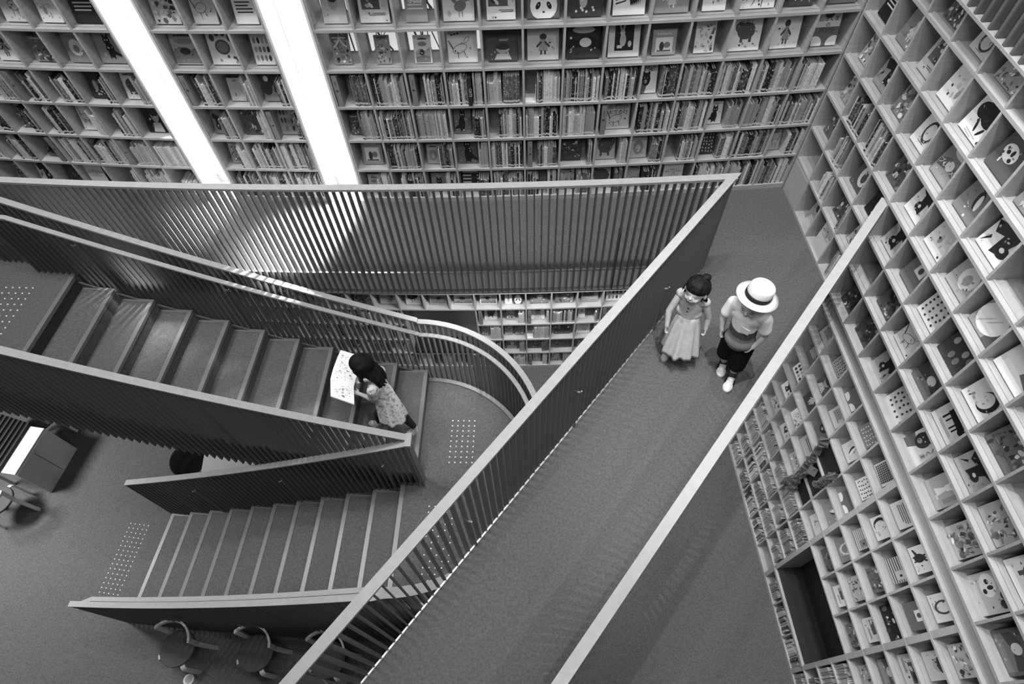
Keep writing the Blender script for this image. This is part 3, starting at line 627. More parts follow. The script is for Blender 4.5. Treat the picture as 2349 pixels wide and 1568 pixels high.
SP = []     # all spine-out books: (matrix of unit book, grey, label, size on view)
def spines(cell, where, x0, x1, rg, lean=0, hmin=.62, hmax=.92, tone=None, tmin=.006, tmax=.018, y=.012, k=0):
    M, cw, ch = cell; iw, ih = cw - DT, ch - BT - .012; x = DT / 2 + x0 * iw + .001; xe = DT / 2 + x1 * iw - .001
    ser = None
    while x < xe - tmin:
        if ser is None or ser[0] <= 0:
            hh = hmin + (hmax - hmin) * rg.random(); gg = rg.choice((.75, .68, .55, .45, .3, .2, .12, .06, .02, .62, .35, .02)) if tone is None else tone * (.7 + .6 * rg.random())
            tt = tmin + (tmax - tmin) * rg.random() ** 1.6; ser = [rg.choice((1, 1, 1, 2, 3)), hh, gg, tt]
        ser[0] -= 1; t = ser[3] * (.92 + .16 * rg.random())
        if x + t > xe: break
        h = ih * ser[1] * (.98 + .04 * rg.random()); d = min(.235, h * (.72 + .15 * rg.random()))
        Mb = M @ Matrix.Translation((x, y + .012 * rg.random(), BT / 2 + .002)) @ Matrix.Diagonal((t * .97, d, h, 1))
        k += 1
        dist = (Mb.translation - Vector((0, 0, HCAM))).length
        SP.append((Mb, ser[2], '%s %s book, %s from left, %s' % ('thin' if t < .010 else 'thick', SHADE(ser[2]), ORD[min(k, 49) - 1], where), t * h / dist ** 2)); x += t + .0004
    return k
def plaque(cell, where, x=.06, g=.20, text=True):
    """upright grey shelf-mark board standing at the left end of a cell"""
    M, cw, ch = cell; hh = (ch - BT) * .9
    q = MB(); q.box(0, .045, 0, .2, 0, hh)
    o = q.build('shelf_marker', 'grey_board'); o.matrix_world = M @ Matrix.Translation((DT / 2 + x * (cw - DT) - .012, .006, BT / 2 + .002))
    A = Art(); A.put([(.012, -.0006, hh * .5), (.033, -.0006, hh * .5), (.033, -.0006, hh * .56), (.012, -.0006, hh * .56)], [(0, 1, 2, 3)], .04)
    for k in range(5): z = hh * (.82 - .035 * k); A.put([(.018, -.0006, z), (.026, -.0006, z), (.026, -.0006, z + .007), (.018, -.0006, z + .007)], [(0, 1, 2, 3)], .05)
    A.build('lettering', 'print', o)
    tag(o, 'narrow grey shelf marker board, %s' % where, 'marker', 'shelf markers')
def bookend(cell, where, x):
    M, cw, ch = cell; q = MB(); q.box(0, .003, .02, .15, 0, .16); q.box(-.09, .003, .02, .15, 0, .002)
    o = q.build('bookend', 'white_paint'); o.matrix_world = M @ Matrix.Translation((DT / 2 + x * (cw - DT), 0, BT / 2 + .001)); tag(o, 'white L-shaped bookend, %s' % where, 'bookend', 'bookends')
def notice(cell, where, lines_, x=.45, w=.62, h=.95, y=.02):
    M, cw, ch = cell; W, Hh = w * (cw - DT), h * (ch - BT)
    A = Art(); A.bx(-W / 2, W / 2, 0, .006, 0, Hh, .55); o = A.build('notice_board', 'print')
    o.matrix_world = M @ Matrix.Translation((DT / 2 + x * (cw - DT), y, BT / 2 + .004)) @ Matrix.Rotation(-math.radians(6), 4, 'X')
    link('lettering', text_mesh('\n'.join(lines_), .028, W * .85, .05, Matrix.Translation((0, -.0012, Hh * .72))), o)
    tag(o, 'pale notice board with printed lines, %s' % where, 'notice', 'shelf notices')
# ------------------------------------------------------------------ what stands in the shelves
def fill(cell, where, items, seed):
    """items: compact list of ('S',x0,x1,[opts]) spines, ('F',x,w,h,g,kind,[opts]) face-out, ('P',x) marker, ('B',x) bookend, ('N',lines)"""
    rg = random.Random(seed); kk = 0
    for it in items:
        k = it[0]; op = it[-1] if isinstance(it[-1], dict) else {}
        if k == 'S': kk = spines(cell, where, it[1], it[2], rg, k=kk, **op)
        elif k == 'F': picture_book(cell, where, it[1], it[2], it[3], it[4], it[5], seed=seed, **op)
        elif k == 'P': plaque(cell, where, it[1])
        elif k == 'B': bookend(cell, where, it[1])
        elif k == 'N': notice(cell, where, it[1], **op)
full = [('S', 0.02, .98)]
NOTE = ['この棚以上に', '展示してある本は', 'ご覧', 'いただけます']
C = {}
# right-hand case of the curved wall; key (row from the walkway, column counted from the corner)
C['R'] = {
 (5, 12): [('F', .55, .6, .92, .5, 'portrait')], (5, 11): [('F', .5, .75, .9, .6, 'picture')], (5, 10): [('F', .5, .55, .95, .3, 'text', dict(title='猫', tsize=.12, tpos=.45, tg=.75))],
 (5, 9): [('F', .5, .78, .9, .62, 'rooster')], (5, 8): [('F', .5, .72, .9, .72, 'picture')], (5, 7): [('F', .5, .8, .92, .13, 'panda')], (5, 6): [('F', .5, .76, .92, .05, 'egg')],
 (5, 5): [('F', .5, .8, .92, .7, 'zebra')], (5, 4): [('F', .5, .85, .8, .28, 'figure')], (5, 3): [('F', .5, .58, .9, .75, 'smallfig')], (5, 2): [('F', .5, .9, .85, .75, 'lineart')],
 (5, 1): [('F', .5, .75, .8, .06, 'bold')], (5, 0): [('F', .5, .8, .85, .14, 'stamps')],
 (4, 12): [('F', .45, .48, .8, .3, 'none', dict(title='犬', tsize=.13, tpos=.55, tg=.75))], (4, 11): [('F', .5, .4, .68, .33, 'busy')], (4, 10): [('F', .5, .46, .66, .7, 'landscape')],
 (4, 9): [('F', .5, .78, .84, .72, 'lineart', dict(title='あくたれラルフ', tsize=.04))], (4, 8): [('F', .5, .76, .56, .08, 'portrait')], (4, 7): [('F', .5, .82, .92, .55, 'figure')], (4, 6): [('F', .5, .86, .95, .03, 'landscape')],
 (4, 5): [('F', .5, .82, .95, .62, 'rabbit')], (4, 4): [('F', .5, .62, .6, .3, 'framed', dict(title='パンやのくまさん', tsize=.03, tpos=.84, tg=.7))], (4, 3): [('F', .5, .52, .8, .72, 'busy', dict(title='こぎつねコンチ', tsize=.03))],
 (4, 2): [('F', .5, .8, .95, .75, 'hippo', dict(title='たまごの\nはなし', tsize=.045, tpos=.8))], (4, 1): [('F', .5, .72, .95, .75, 'figure', dict(title='くんちゃんとにじ', tsize=.032, tpos=.88))], (4, 0): [('F', .5, .66, .95, .72, 'halves', dict(title='しろくま\nの\nパンツ', tsize=.042, tpos=.62, tg=.03))],
 (3, 12): [('P', .1), ('S', .52, .97, dict(tone=.12))], (3, 11): [('S', .08, .98)], (3, 10): [('P', .1), ('S', .4, .98)], (3, 9): [('S', .02, .55), ('S', .70, .97)], (3, 8): [('S', .02, .45, dict(tone=.5)), ('S', .47, .98, dict(tone=.1, hmin=.8, hmax=.82, tmin=.016, tmax=.019))],
 (3, 7): [('B', .3), ('S', .33, .98)], (3, 6): full, (3, 5): [('S', .08, .95)], (3, 4): [('F', .26, .46, .72, .74, 'bear', dict(title='Me!', tsize=.06, tpos=.8)), ('S', .53, .98)], (3, 3): full, (3, 2): full, (3, 1): full, (3, 0): [('S', .02, .72)],
 (2, 12): [('F', .26, .3, .55, .1, 'busy'), ('S', .46, .98)], (2, 11): full, (2, 10): [('S', .05, .93, dict(hmin=.78, hmax=.84))], (2, 9): [('F', .28, .5, .78, .16, 'cat'), ('S', .6, .98)], (2, 8): [('S', .3, .98)], (2, 7): full, (2, 6): full,
 (2, 5): [('P', .1), ('F', .6, .68, .72, .5, 'lineart', dict(title='おでかけ\nおでかけ', tsize=.045, tpos=.78))], (2, 4): [('S', .08, .98)], (2, 3): full, (2, 2): [('F', .27, .42, .6, .72, 'cat'), ('S', .52, .96, dict(tone=.3))], (2, 1): full, (2, 0): full,
 (1, 12): [('F', .52, .62, .75, .3, 'framed')], (1, 11): full, (1, 10): [('F', .3, .36, .6, .4, 'circle'), ('S', .52, .98)], (1, 9): [('F', .32, .6, .85, .14, 'cat'), ('S', .68, .98, dict(tone=.4))], (1, 8): full, (1, 7): [('P', .1), ('S', .36, .95)],
 (1, 6): [('F', .34, .62, .85, .06, 'busy'), ('S', .82, .98)], (1, 5): [('F', .34, .62, .85, .45, 'hippo', dict(title='しずかな\nおはなし', tsize=.042, tpos=.8)), ('S', .7, .98)], (1, 4): [('F', .3, .52, .72, .5, 'circle'), ('S', .62, .98)], (1, 3): [('S', .42, .98)],
 (1, 2): [('F', .27, .46, .8, .05, 'dots'), ('S', .54, .98)], (1, 1): full, (1, 0): [('F', .26, .4, .62, .4, 'lineart'), ('S', .5, .97)],
 (0, 12): [('F', .3, .36, .6, .5, 'landscape'), ('S', .52, .98)], (0, 11): [('S', .25, .98)], (0, 10): [('F', .34, .5, .62, .3, 'cat'), ('S', .62, .98)], (0, 9): [('F', .32, .5, .8, .04, 'stripes', dict(title='Night Cat', tsize=.04, tpos=.82, tg=.7)), ('S', .6, .98)], (0, 8): full,
 (0, 7): [('S', .04, .42), ('B', .6), ('S', .68, .98)], (0, 6): [('F', .28, .46, .7, .5, 'busy'), ('S', .55, .98)], (0, 5): [('F', .33, .6, .85, .5, 'hippo', dict(title='ぼくのサイ', tsize=.05, tpos=.84, tg=.04)), ('S', .7, .98)], (0, 4): [('F', .28, .46, .7, .45, 'lineart'), ('S', .55, .98)],
 (0, 3): [('N', NOTE)], (0, 2): [('S', .1, .98)], (0, 1): full, (0, 0): full}
C['M'] = {
 (5, 0): [('F', .45, .7, .92, .5, 'busy')], (5, 1): [('F', .45, .65, .92, .48, 'lineart')], (5, 2): [('F', .5, .6, .85, .72, 'text')],
 (4, 0): [('F', .5, .82, .8, .45, 'landscape')], (4, 1): [('F', .5, .8, .95, .72, 'paw')], (4, 2): [('F', .55, .55, .75, .68, 'stamps')],
 (3, 0): [('P', .1), ('S', .4, .98)], (3, 1): [('F', .36, .44, .6, .55, 'smallfig'), ('S', .72, .98, dict(tone=.5))], (3, 2): [('F', .36, .5, .7, .05, 'moon'), ('S', .64, .98)],
 (2, 0): [('F', .34, .34, .7, .2, 'bold'), ('S', .54, .98)], (2, 1): [('F', .36, .62, .85, .1, 'busy'), ('S', .76, .98, dict(tone=.5))], (2, 2): [('P', .08), ('F', .44, .5, .8, .3, 'stamps'), ('S', .76, .98, dict(tone=.08))],
 (1, 0): [('F', .4, .36, .7, .35, 'busy'), ('S', .62, .98)], (1, 1): [('S', .08, .98)], (1, 2): [('S', .02, .71), ('S', .83, .98)], (0, 0): [('S', .15, .98)], (0, 1): full, (0, 2): full}
C['L'] = {
 (5, 0): [('F', .4, .72, .95, .03, 'text')], (5, 1): [('F', .45, .6, .9, .7, 'smallfig')], (5, 2): [('F', .5, .66, .9, .55, 'lineart')], (5, 3): [('F', .5, .66, .9, .4, 'busy')],
 (4, 0): [('F', .42, .72, .9, .27, 'cat')], (4, 1): [('F', .5, .64, .82, .25, 'circle')], (4, 2): [('F', .5, .6, .62, .18, 'busy')], (4, 3): [('F', .45, .6, .8, .72, 'figure')], (4, 4): [('F', .5, .7, .8, .4, 'busy')],
 (3, 0): [('F', .4, .5, .75, .72, 'hippo'), ('S', .68, .98, dict(tone=.35))], (3, 1): [('F', .38, .55, .9, .04, 'egg'), ('S', .7, .98)], (3, 2): [('S', .3, .98)], (3, 3): [('P', .1), ('S', .4, .98)], (3, 4): [('P', .1), ('S', .5, .98)],
 (2, 0): [('F', .5, .7, .9, .02, 'portrait')], (2, 1): [('S', .42, .95)], (2, 2): [('F', .4, .56, .85, .74, 'lineart'), ('S', .72, .95)], (2, 3): [('S', .35, .9)], (2, 4): [('F', .35, .45, .7, .15, 'busy'), ('S', .65, .95)], (2, 5): full,
 (1, 0): [('S', .1, .95, dict(tone=.6, hmin=.7, hmax=.75))], (1, 1): [('P', .08), ('S', .3, .98, dict(tone=.4))], (1, 2): full, (1, 3): [('S', .1, .98)], (1, 4): [('F', .4, .4, .6, .12, 'cat'), ('P', .8)], (1, 5): [('S', .3, .9)], (1, 6): full,
 (0, 0): [('S', .3, .9, dict(hmin=.45, hmax=.6, tone=.6))], (0, 1): [('S', .2, .98, dict(tone=.5))], (0, 2): [('S', .75, .98)], (0, 3): [('N', NOTE)], (0, 4): [('F', .45, .7, .9, .06, 'lineart')], (0, 5): [('F', .4, .6, .9, .7, 'bold')], (0, 6): [('F', .5, .5, .6, .2, 'busy')]}
ROWN = ['lowest', 'second', 'third', 'fourth', 'fifth', 'sixth']
for (rw, c), it in C['R'].items():
    fill(back_cell(SR[12 - c], SR[13 - c], ZB[rw], ZB[rw + 1]), '%s bay left of corner, %s row' % (ORD[c], ORD[rw]), it, 1000 + rw * 40 + c)
for (rw, c), it in C['M'].items():
    fill(back_cell(SM[c], SM[c + 1], ZB[rw], ZB[rw + 1]), '%s bay between windows, %s row' % (ORD[c], ORD[rw]), it, 2000 + rw * 40 + c)
for (rw, c), it in C['L'].items():
    fill(back_cell(SL[7 - c], SL[8 - c], ZB[rw], ZB[rw + 1]), '%s bay left of windows, %s row' % (ORD[c], ORD[rw]), it, 3000 + rw * 40 + c)
# right book wall, upper tier; key (row above the bridge, divider number)
def f1(w, h, g, k, **o): return [('F', .52, w, h, g, k, o)] if o else [('F', .52, w, h, g, k)]
RU = {
 (0, -4): f1(.6, .75, .3, 'portrait'), (0, -3): [('N', NOTE, dict(x=.6))], (0, -2): [('S', .35, .8)], (0, -1): f1(.7, .8, .07, 'busy'), (0, 0): f1(.75, .82, .08, 'busy'), (0, 1): f1(.72, .8, .45, 'bold'), (0, 2): f1(.82, .86, .66, 'dots'),
 (0, 3): f1(.72, .78, .7, 'bear', title='ぼ\nく\nく\nま', tsize=.05, tpos=.78, tx=.30), (0, 4): f1(.68, .76, .33, 'doll'), (0, 5): f1(.7, .8, .38, 'busy', title='くまの\nまあすけ', tsize=.065, tpos=.55), (0, 6): f1(.78, .82, .5, 'cowspot'), (0, 7): f1(.8, .85, .12, 'landscape'),
 (1, -4): [('S', .4, .9)], (1, -3): [('F', .45, .6, .85, .08, 'busy'), ('S', .82, .98)], (1, -2): f1(.7, .8, .45, 'busy'), (1, -1): [], (1, 0): f1(.74, .82, .12, 'busy'), (1, 1): f1(.74, .8, .62, 'lineart'), (1, 2): f1(.78, .86, .10, 'landscape'), (1, 3): f1(.84, .82, .62, 'catlong'), (1, 4): f1(.78, .8, .4, 'bold'), (1, 5): f1(.8, .8, .4, 'busy'), (1, 6): f1(.85, .85, .74, 'hippo'),
 (2, -5): f1(.6, .85, .12, 'busy'), (2, -4): [('S', .3, .75)], (2, -3): f1(.75, .9, .09, 'circle'), (2, -2): f1(.8, .9, .012, 'egg'), (2, -1): f1(.75, .86, .5, 'bold'), (2, 0): f1(.72, .74, .16, 'label', t=.05), (2, 1): f1(.8, .84, .66, 'dots'), (2, 2): f1(.85, .88, .05, 'stamps'), (2, 3): f1(.76, .8, .75, 'arc', t=.03), (2, 4): f1(.85, .88, .13, 'busy'),
 (3, -5): f1(.55, .75, .35, 'busy'), (3, -4): [('S', .15, .95)], (3, -3): [('S', .25, .95)], (3, -2): f1(.76, .88, .09, 'busy'), (3, -1): f1(.74, .9, .72, 'bold'), (3, 0): f1(.78, .92, .68, 'smallfig'), (3, 1): f1(.8, .86, .36, 'circle'), (3, 2): f1(.84, .9, .3, 'leaf'), (3, 3): f1(.9, .9, .74, 'zig'),
 (4, -5): f1(.6, .8, .4, 'busy'), (4, -4): f1(.8, .9, .28, 'bold'), (4, -3): f1(.72, .86, .2, 'busy'), (4, -2): f1(.7, .86, .72, 'oval'), (4, -1): f1(.8, .86, .2, 'landscape', title='ブレーメン', tsize=.07, tpos=.3, tg=.75), (4, 0): f1(.8, .9, .2, 'penguin'), (4, 1): f1(.88, .9, .74, 'bold'),
 (5, -5): f1(.7, .9, .012, 'text'), (5, -4): f1(.75, .86, .2, 'figure'), (5, -3): f1(.6, .84, .42, 'picture'), (5, -2): f1(.74, .95, .74, 'smallfig'), (5, -1): f1(.86, .95, .75, 'blob'), (5, 0): f1(.85, .92, .09, 'cowspot'), (5, 1): f1(.8, .9, .2, 'busy'),
 (6, -3): f1(.7, .85, .1, 'busy'), (6, -2): f1(.6, .85, .5, 'oval'), (6, -1): f1(.8, .85, .3, 'busy')}
RLW = {   # lower tier, row counted from its top
 (0, -3): f1(.6, .6, .5, 'busy'), (0, -2): f1(.6, .6, .35, 'text'), (0, -1): f1(.5, .55, .5, 'text'), (0, 0): f1(.5, .55, .4, 'dots'), (0, 1): f1(.56, .62, .16, 'halves'), (0, 2): f1(.6, .66, .2, 'dots'), (0, 3): f1(.58, .62, .5, 'grid'), (0, 4): f1(.64, .66, .5, 'text'), (0, 5): f1(.6, .6, .6, 'cat'), (0, 6): f1(.58, .7, .6, 'oval'), (0, 7): f1(.66, .7, .4, 'busy'),
 (1, -3): f1(.6, .6, .2, 'busy'), (1, -2): f1(.55, .6, .03, 'circle'), (1, -1): f1(.5, .6, .1, 'text'), (1, 0): f1(.5, .6, .08, 'portrait'), (1, 1): f1(.56, .62, .55, 'text'), (1, 2): f1(.54, .66, .6, 'penguin'), (1, 3): f1(.56, .6, .62, 'dots'), (1, 4): f1(.58, .6, .6, 'arc'), (1, 5): f1(.6, .6, .5, 'stripes'), (1, 6): f1(.62, .6, .14, 'label'), (1, 7): f1(.6, .66, .5, 'portrait'),
 (2, -2): f1(.56, .7, .5, 'busy'), (2, -1): f1(.62, .62, .7, 'stamps'), (2, 0): f1(.6, .8, .05, 'figure'), (2, 1): f1(.6, .7, .12, 'bear'), (2, 3): f1(.6, .6, .1, 'halves'), (2, 4): f1(.55, .55, .2, 'stripes'), (2, 5): f1(.62, .6, .12, 'busy'), (2, 6): f1(.85, .9, .02, 'busy'), (2, 7): f1(.7, .8, .6, 'picture'),
 (3, -1): f1(.55, .6, .7, 'bold'), (3, 0): f1(.6, .62, .72, 'none'), (3, 1): f1(.8, .85, .42, 'text'), (3, 3): f1(.66, .74, .25, 'penguin'), (3, 4): f1(.66, .74, .2, 'oval'), (3, 5): f1(.64, .7, .4, 'busy'), (3, 6): f1(.6, .75, .6, 'picture'), (3, 7): f1(.7, .8, .2, 'landscape'),
 (4, -1): f1(.6, .7, .4, 'busy'), (4, 0): f1(.6, .75, .5, 'bold'), (4, 1): f1(.6, .7, .4, 'busy'), (4, 3): f1(.62, .66, .6, 'smallfig'), (4, 4): f1(.62, .8, .1, 'busy'), (4, 5): f1(.58, .66, .7, 'picture'), (4, 6): f1(.6, .85, .15, 'busy'), (4, 7): f1(.62, .7, .4, 'busy')}
for (rw, j), it in RU.items():
    fill(right_cell(j, ZU[rw], ZU[rw + 1]), 'upper right wall %s row %s bay' % (ORD[rw], ORD[j + 5]), it, 4000 + rw * 40 + j)
for (rw, j), it in RLW.items():
    fill(right_cell(j, ZL[rw + 1], ZL[rw]), 'lower right wall %s row %s bay' % (ORD[rw], ORD[j + 5]), it, 5000 + rw * 40 + j)
for rw in (5, 6, 7, 8):
    for j in range(-5, 9):
        if rw < 8 and 4 <= j < 7: continue
        if (rw, j) in ((8, 3),): continue
        x0, x1 = (.1, .95) if (rw * 7 + j) % 4 else (.3, .9)
        fill(right_cell(j, ZL[rw + 1], ZL[rw]), 'lower right wall %s row %s bay' % (ORD[rw], ORD[j + 5]), [('S', x0, x1, dict(hmin=.52, hmax=.74, tone=R_.choice((.35, .2, .3, None))))], 6000 + rw * 40 + j)
# curved lower wall under the walkway (bay 10 starts at the right of the niche)
LB = {
 (4, 5): f1(.8, .85, .2, 'busy'), (4, 6): f1(.7, .8, .3, 'stripes'), (4, 7): f1(.62, .82, .62, 'blob'), (4, 8): f1(.7, .8, .4, 'landscape'), (4, 9): f1(.76, .8, .66, 'landscape', title='おじいちゃんのふね', tsize=.03, tpos=.1), (4, 10): f1(.72, .8, .7, 'landscape'), (4, 11): [('F', .3, .3, .75, .74, 'figure'), ('F', .7, .36, .7, .05, 'panda')],
 (4, 12): f1(.74, .85, .14, 'landscape'), (4, 13): f1(.76, .86, .2, 'busy'), (4, 14): f1(.7, .9, .3, 'picture'), (4, 15): f1(.74, .9, .72, 'stamps'), (4, 16): f1(.7, .8, .5, 'busy'),
 (3, 10): [('P', .1), ('F', .56, .56, .8, .66, 'hippo')], (3, 11): [('F', .36, .36, .66, .35, 'busy'), ('S', .7, .98, dict(tone=.7))], (3, 12): [('P', .08), ('F', .48, .6, .85, .75, 'portrait'), ('S', .84, .98)], (3, 13): full, (3, 14): [('F', .26, .3, .6, .7, 'label'), ('S', .8, .98)], (3, 15): [('P', .08), ('F', .5, .5, .8, .6, 'dots')], (3, 16): full,
 (2, 10): [('F', .26, .36, .6, .3, 'busy'), ('S', .5, .98, dict(tone=.6))], (2, 11): [('F', .24, .36, .66, .3, 'busy'), ('F', .72, .4, .6, .2, 'busy')], (2, 12): [('B', .26), ('S', .3, .98, dict(hmin=.78, hmax=.8, tone=.5))], (2, 13): f1(.7, .75, .08, 'busy'), (2, 14): [('F', .4, .62, .8, .7, 'lineart'), ('S', .85, .98)], (2, 15): full, (2, 16): full,
 (1, 10): [('S', .1, .98)], (1, 11): [('F', .34, .46, .75, .3, 'landscape'), ('S', .7, .98)], (1, 12): [('F', .3, .54, .8, .12, 'busy'), ('S', .66, .98, dict(tone=.1))], (1, 13): f1(.66, .8, .15, 'busy'), (1, 14): [('F', .3, .4, .75, .12, 'portrait'), ('S', .6, .98)], (1, 15): full,
 (0, 7): [('N', NOTE, dict(x=.4))], (0, 8): [('S', .2, .8, dict(tone=.6))], (0, 9): [('S', .3, .98)], (0, 10): full, (0, 11): [('S', .4, .98, dict(tone=.6))], (0, 12): [('P', .1), ('F', .44, .36, .7, .45, 'doll'), ('S', .72, .98)], (0, 13): [('F', .3, .36, .7, .6, 'busy'), ('S', .62, .98, dict(tone=.6))], (0, 14): full, (0, 15): full}
for rw in range(4):
    for c in range(1, 7): LB.setdefault((rw, c), [('F', .4, .5, .75, R_.choice((.1, .2, .5)), 'busy'), ('S', .7, .98)] if (rw + c) % 2 else full)
for c in range(1, 5): LB.setdefault((4, c), f1(.74, .8, R_.choice((.15, .3, .5)), 'busy'))
for (rw, c), it in LB.items():
    fill(back_cell(SD[c], SD[c + 1], ZD[rw], ZD[rw + 1]), 'under walkway %s bay, %s row' % (ORD[c], ORD[rw]), it, 7000 + rw * 40 + c)
# the 300 spine-out books that show largest stand one by one, the others are one mass
SP.sort(key=lambda b_: -b_[3])
for Mb, g, lab, _ in SP[:300]:
    o = link('book', spine_me); o.matrix_world = Mb; o.color = g3(g); tag(o, lab, 'book', 'spine-out books on the shelves')
q = Art(); hzv = []
for Mb, g, lab, _ in SP[300:]:
    q.add([Mb @ Vector(v) for v in sg.v], sg.f); q.m[-len(sg.f):] = sg.m; q.c += [g] * len(sg.v); hzv += [v[2] for v in sg.v]
me = q.mesh('shelved_books', ['cover_many', 'pages']); a = me.attributes.new('hz', 'FLOAT', 'POINT'); a.data.foreach_set('value', hzv)
tag(link('shelved_books', me), 'hundreds of smaller spine-out books farther along the shelves', 'books', kind='stuff')
# spine lettering that can be read
def spine_word(sarc, z, word, tsz, g, th=.03, bg=.03):
    Mx, cw, ch = back_cell(sarc, sarc + .33, z, z + .3)
    A = Art(); A.bx(0, th, 0, .2, 0, .27, bg); o = A.build('book', 'print'); o.matrix_world = Mx @ Matrix.Translation((0, -.004, .014))
    link('title', text_mesh(word, tsz, .2, g, Matrix.Translation((th * .36, -.0012, .13)) @ Matrix.Rotation(pi / 2, 4, 'Y')), o)
    return o

o = spine_word(SR[3] + .185, ZB[3], 'CATS', .034, .75, .034); tag(o, 'black book with CATS on its spine, tenth bay left of corner', 'book')
o = spine_word(SM[2] + .235, ZB[1], 'ANIMAL', .026, .7, .028); tag(o, 'black book with ANIMAL on its spine, between the windows', 'book')
# ------------------------------------------------------------------ furniture of the lower storey
def art_chair(name, label, c, ang, group):
    """round-seated bentwood chair; ang = direction from the seat centre to the middle of the back"""
    root = tag(empty(name, (c[0], c[1], F)), label, 'chair', group); root.rotation_euler.z = ang - pi / 2
    n = 28; sr = .192
    q = MB(); q.sweep([[Vector((rr * cos(2 * pi * k / n), rr * sin(2 * pi * k / n), z)) for k in range(n)] for rr, z in ((sr - .008, .40), (sr, .405), (sr, .43), (sr - .006, .437))]); q.build('seat', 'seat_dark', root)
    q = MB(); secs = []
    for k in range(19):
        t = math.radians(28 + 124 * k / 18); hh = .052 * (1 - .35 * abs(k - 9) / 9 * (k > 9)); rr = .245
        dx, dy = cos(t), sin(t); secs.append([Vector((dx * (rr + o), dy * (rr + o) + .0, z)) for o, z in ((-.011, .69 - hh / 2), (.011, .69 - hh / 2), (.018, .69 + hh / 2), (-.004, .69 + hh / 2))])
    q.sweep(secs); q.build('backrest', 'pale_wood', root, False)
    for sgn in (-1, 1):
        t = math.radians(90 + sgn * 60); d = Vector((cos(t), sin(t), 0)); s_ = Vector((-d.y, d.x, 0))
        q = MB(); pts = [d * .242 + Vector((0, 0, .70)), d * .236 + Vector((0, 0, .56)), d * .222 + Vector((0, 0, .43)), d * .235 + Vector((0, 0, .2)), d * .255]
        q.sweep([[p_ + s_ * a * .022 + d * b_ * .012 for a, b_ in ((-1, -1), (1, -1), (1, 1), (-1, 1))] for p_ in pts]); q.build('leg', 'pale_wood', root)
        t = math.radians(-90 + sgn * 48); d = Vector((cos(t), sin(t), 0)); s_ = Vector((-d.y, d.x, 0))
        q = MB(); pts = [(d * .13, .395), (d * .19, .397), (d * .212, .39), (d * .226, .37), (d * .232, .34), (d * .236, .0)]
        secs = []
        for i, (p_, z) in enumerate(pts):
            t0, t1 = pts[max(i - 1, 0)], pts[min(i + 1, len(pts) - 1)]
            tv = Vector((0, 0, t1[1] - t0[1])) + t1[0] - t0[0]; tv.normalize(); nv = tv.cross(s_)
            o = p_ + Vector((0, 0, z)); secs.append([o + s_ * a * .024 + nv * b_ * .011 for a, b_ in ((-1, -1), (1, -1), (1, 1), (-1, 1))])
        q.sweep(secs); q.build('leg', 'pale_wood', root)
    return root
GC = 'round-seated wooden chairs'
art_chair('wooden_chair', 'leftmost of three round-seated chairs in front of the lower stair flight', (-3.93, 1.05), math.radians(68), GC)
art_chair('wooden_chair', 'middle of three round-seated chairs in front of the lower stair flight', (-3.035, .95), math.radians(68), GC)
art_chair('wooden_chair', 'rightmost round-seated chair, half hidden behind the footbridge railing', (-2.22, .84), math.radians(72), GC)
art_chair('wooden_chair', 'round-seated wooden chair at the near end of the desk', (-6.72, 2.93), math.radians(-60), GC)
art_chair('wooden_chair', 'round-seated wooden chair at the far end of the desk', (-6.60, 4.08), math.radians(60), GC)
# desk with a dark ribbed hood
dv = Vector((-.14, -.644, 0)).normalized(); dn = Vector((.644, -.14, 0)).normalized() * -1   # along the front, and away from it
D0 = Vector((-6.261, 3.80, F))
MD = Mxyz(dv, dn, Vector((0, 0, 1)), D0)
root = empty('desk', M=MD); tag(root, 'narrow desk with white top and grey front panel at the left edge', 'desk')
MB().box(0, .655, -.012, .0, 0, .655).build('front_panel', 'desk_grey', root)
MB().box(0, .655, .0, .60, .655, .68).build('desktop', 'desk_white', root)
MB().box(.02, .635, .0005, .012, .6805, .684).build('edge_strip', 'white_paint', root)
q = MB(); q.ell((.33, -.013, .625), (.012, .006, .012)); q.build('lock', 'steel', root)
q = MB(); q.box(.325, .333, -.014, -.0125, .05, .60); q.build('panel_joint', 'stringer', root)
for x in (.02, .60):
    MB().box(x, x + .035, .56, .595, 0, .654).build('leg', 'desk_grey', root)
plain('hood_rib', .03, .6, .2)
root = empty('ribbed_hood', M=MD @ Matrix.Translation((0, 0, .681))); tag(root, 'dark ribbed hood standing on the desk at the left edge', 'hood')
q = MB(); q.add([Vector(v) for v in ((-.03, .21, 0), (.67, .21, 0), (.67, .59, 0), (-.03, .59, 0), (-.03, .21, .02), (.67, .21, .02), (.67, .59, .30), (-.03, .59, .30))], [(3, 2, 1, 0), (4, 5, 6, 7), (0, 1, 5, 4), (1, 2, 6, 5), (2, 3, 7, 6), (3, 0, 4, 7)]); q.build('body', 'black', root)
for k in range(9):
    y = .215 + k * .041; z = .02 + (y - .21) / .38 * .28
    MB().box(-.03, .67, y, y + .018, z, z + .02).build('rib', 'hood_rib', root)
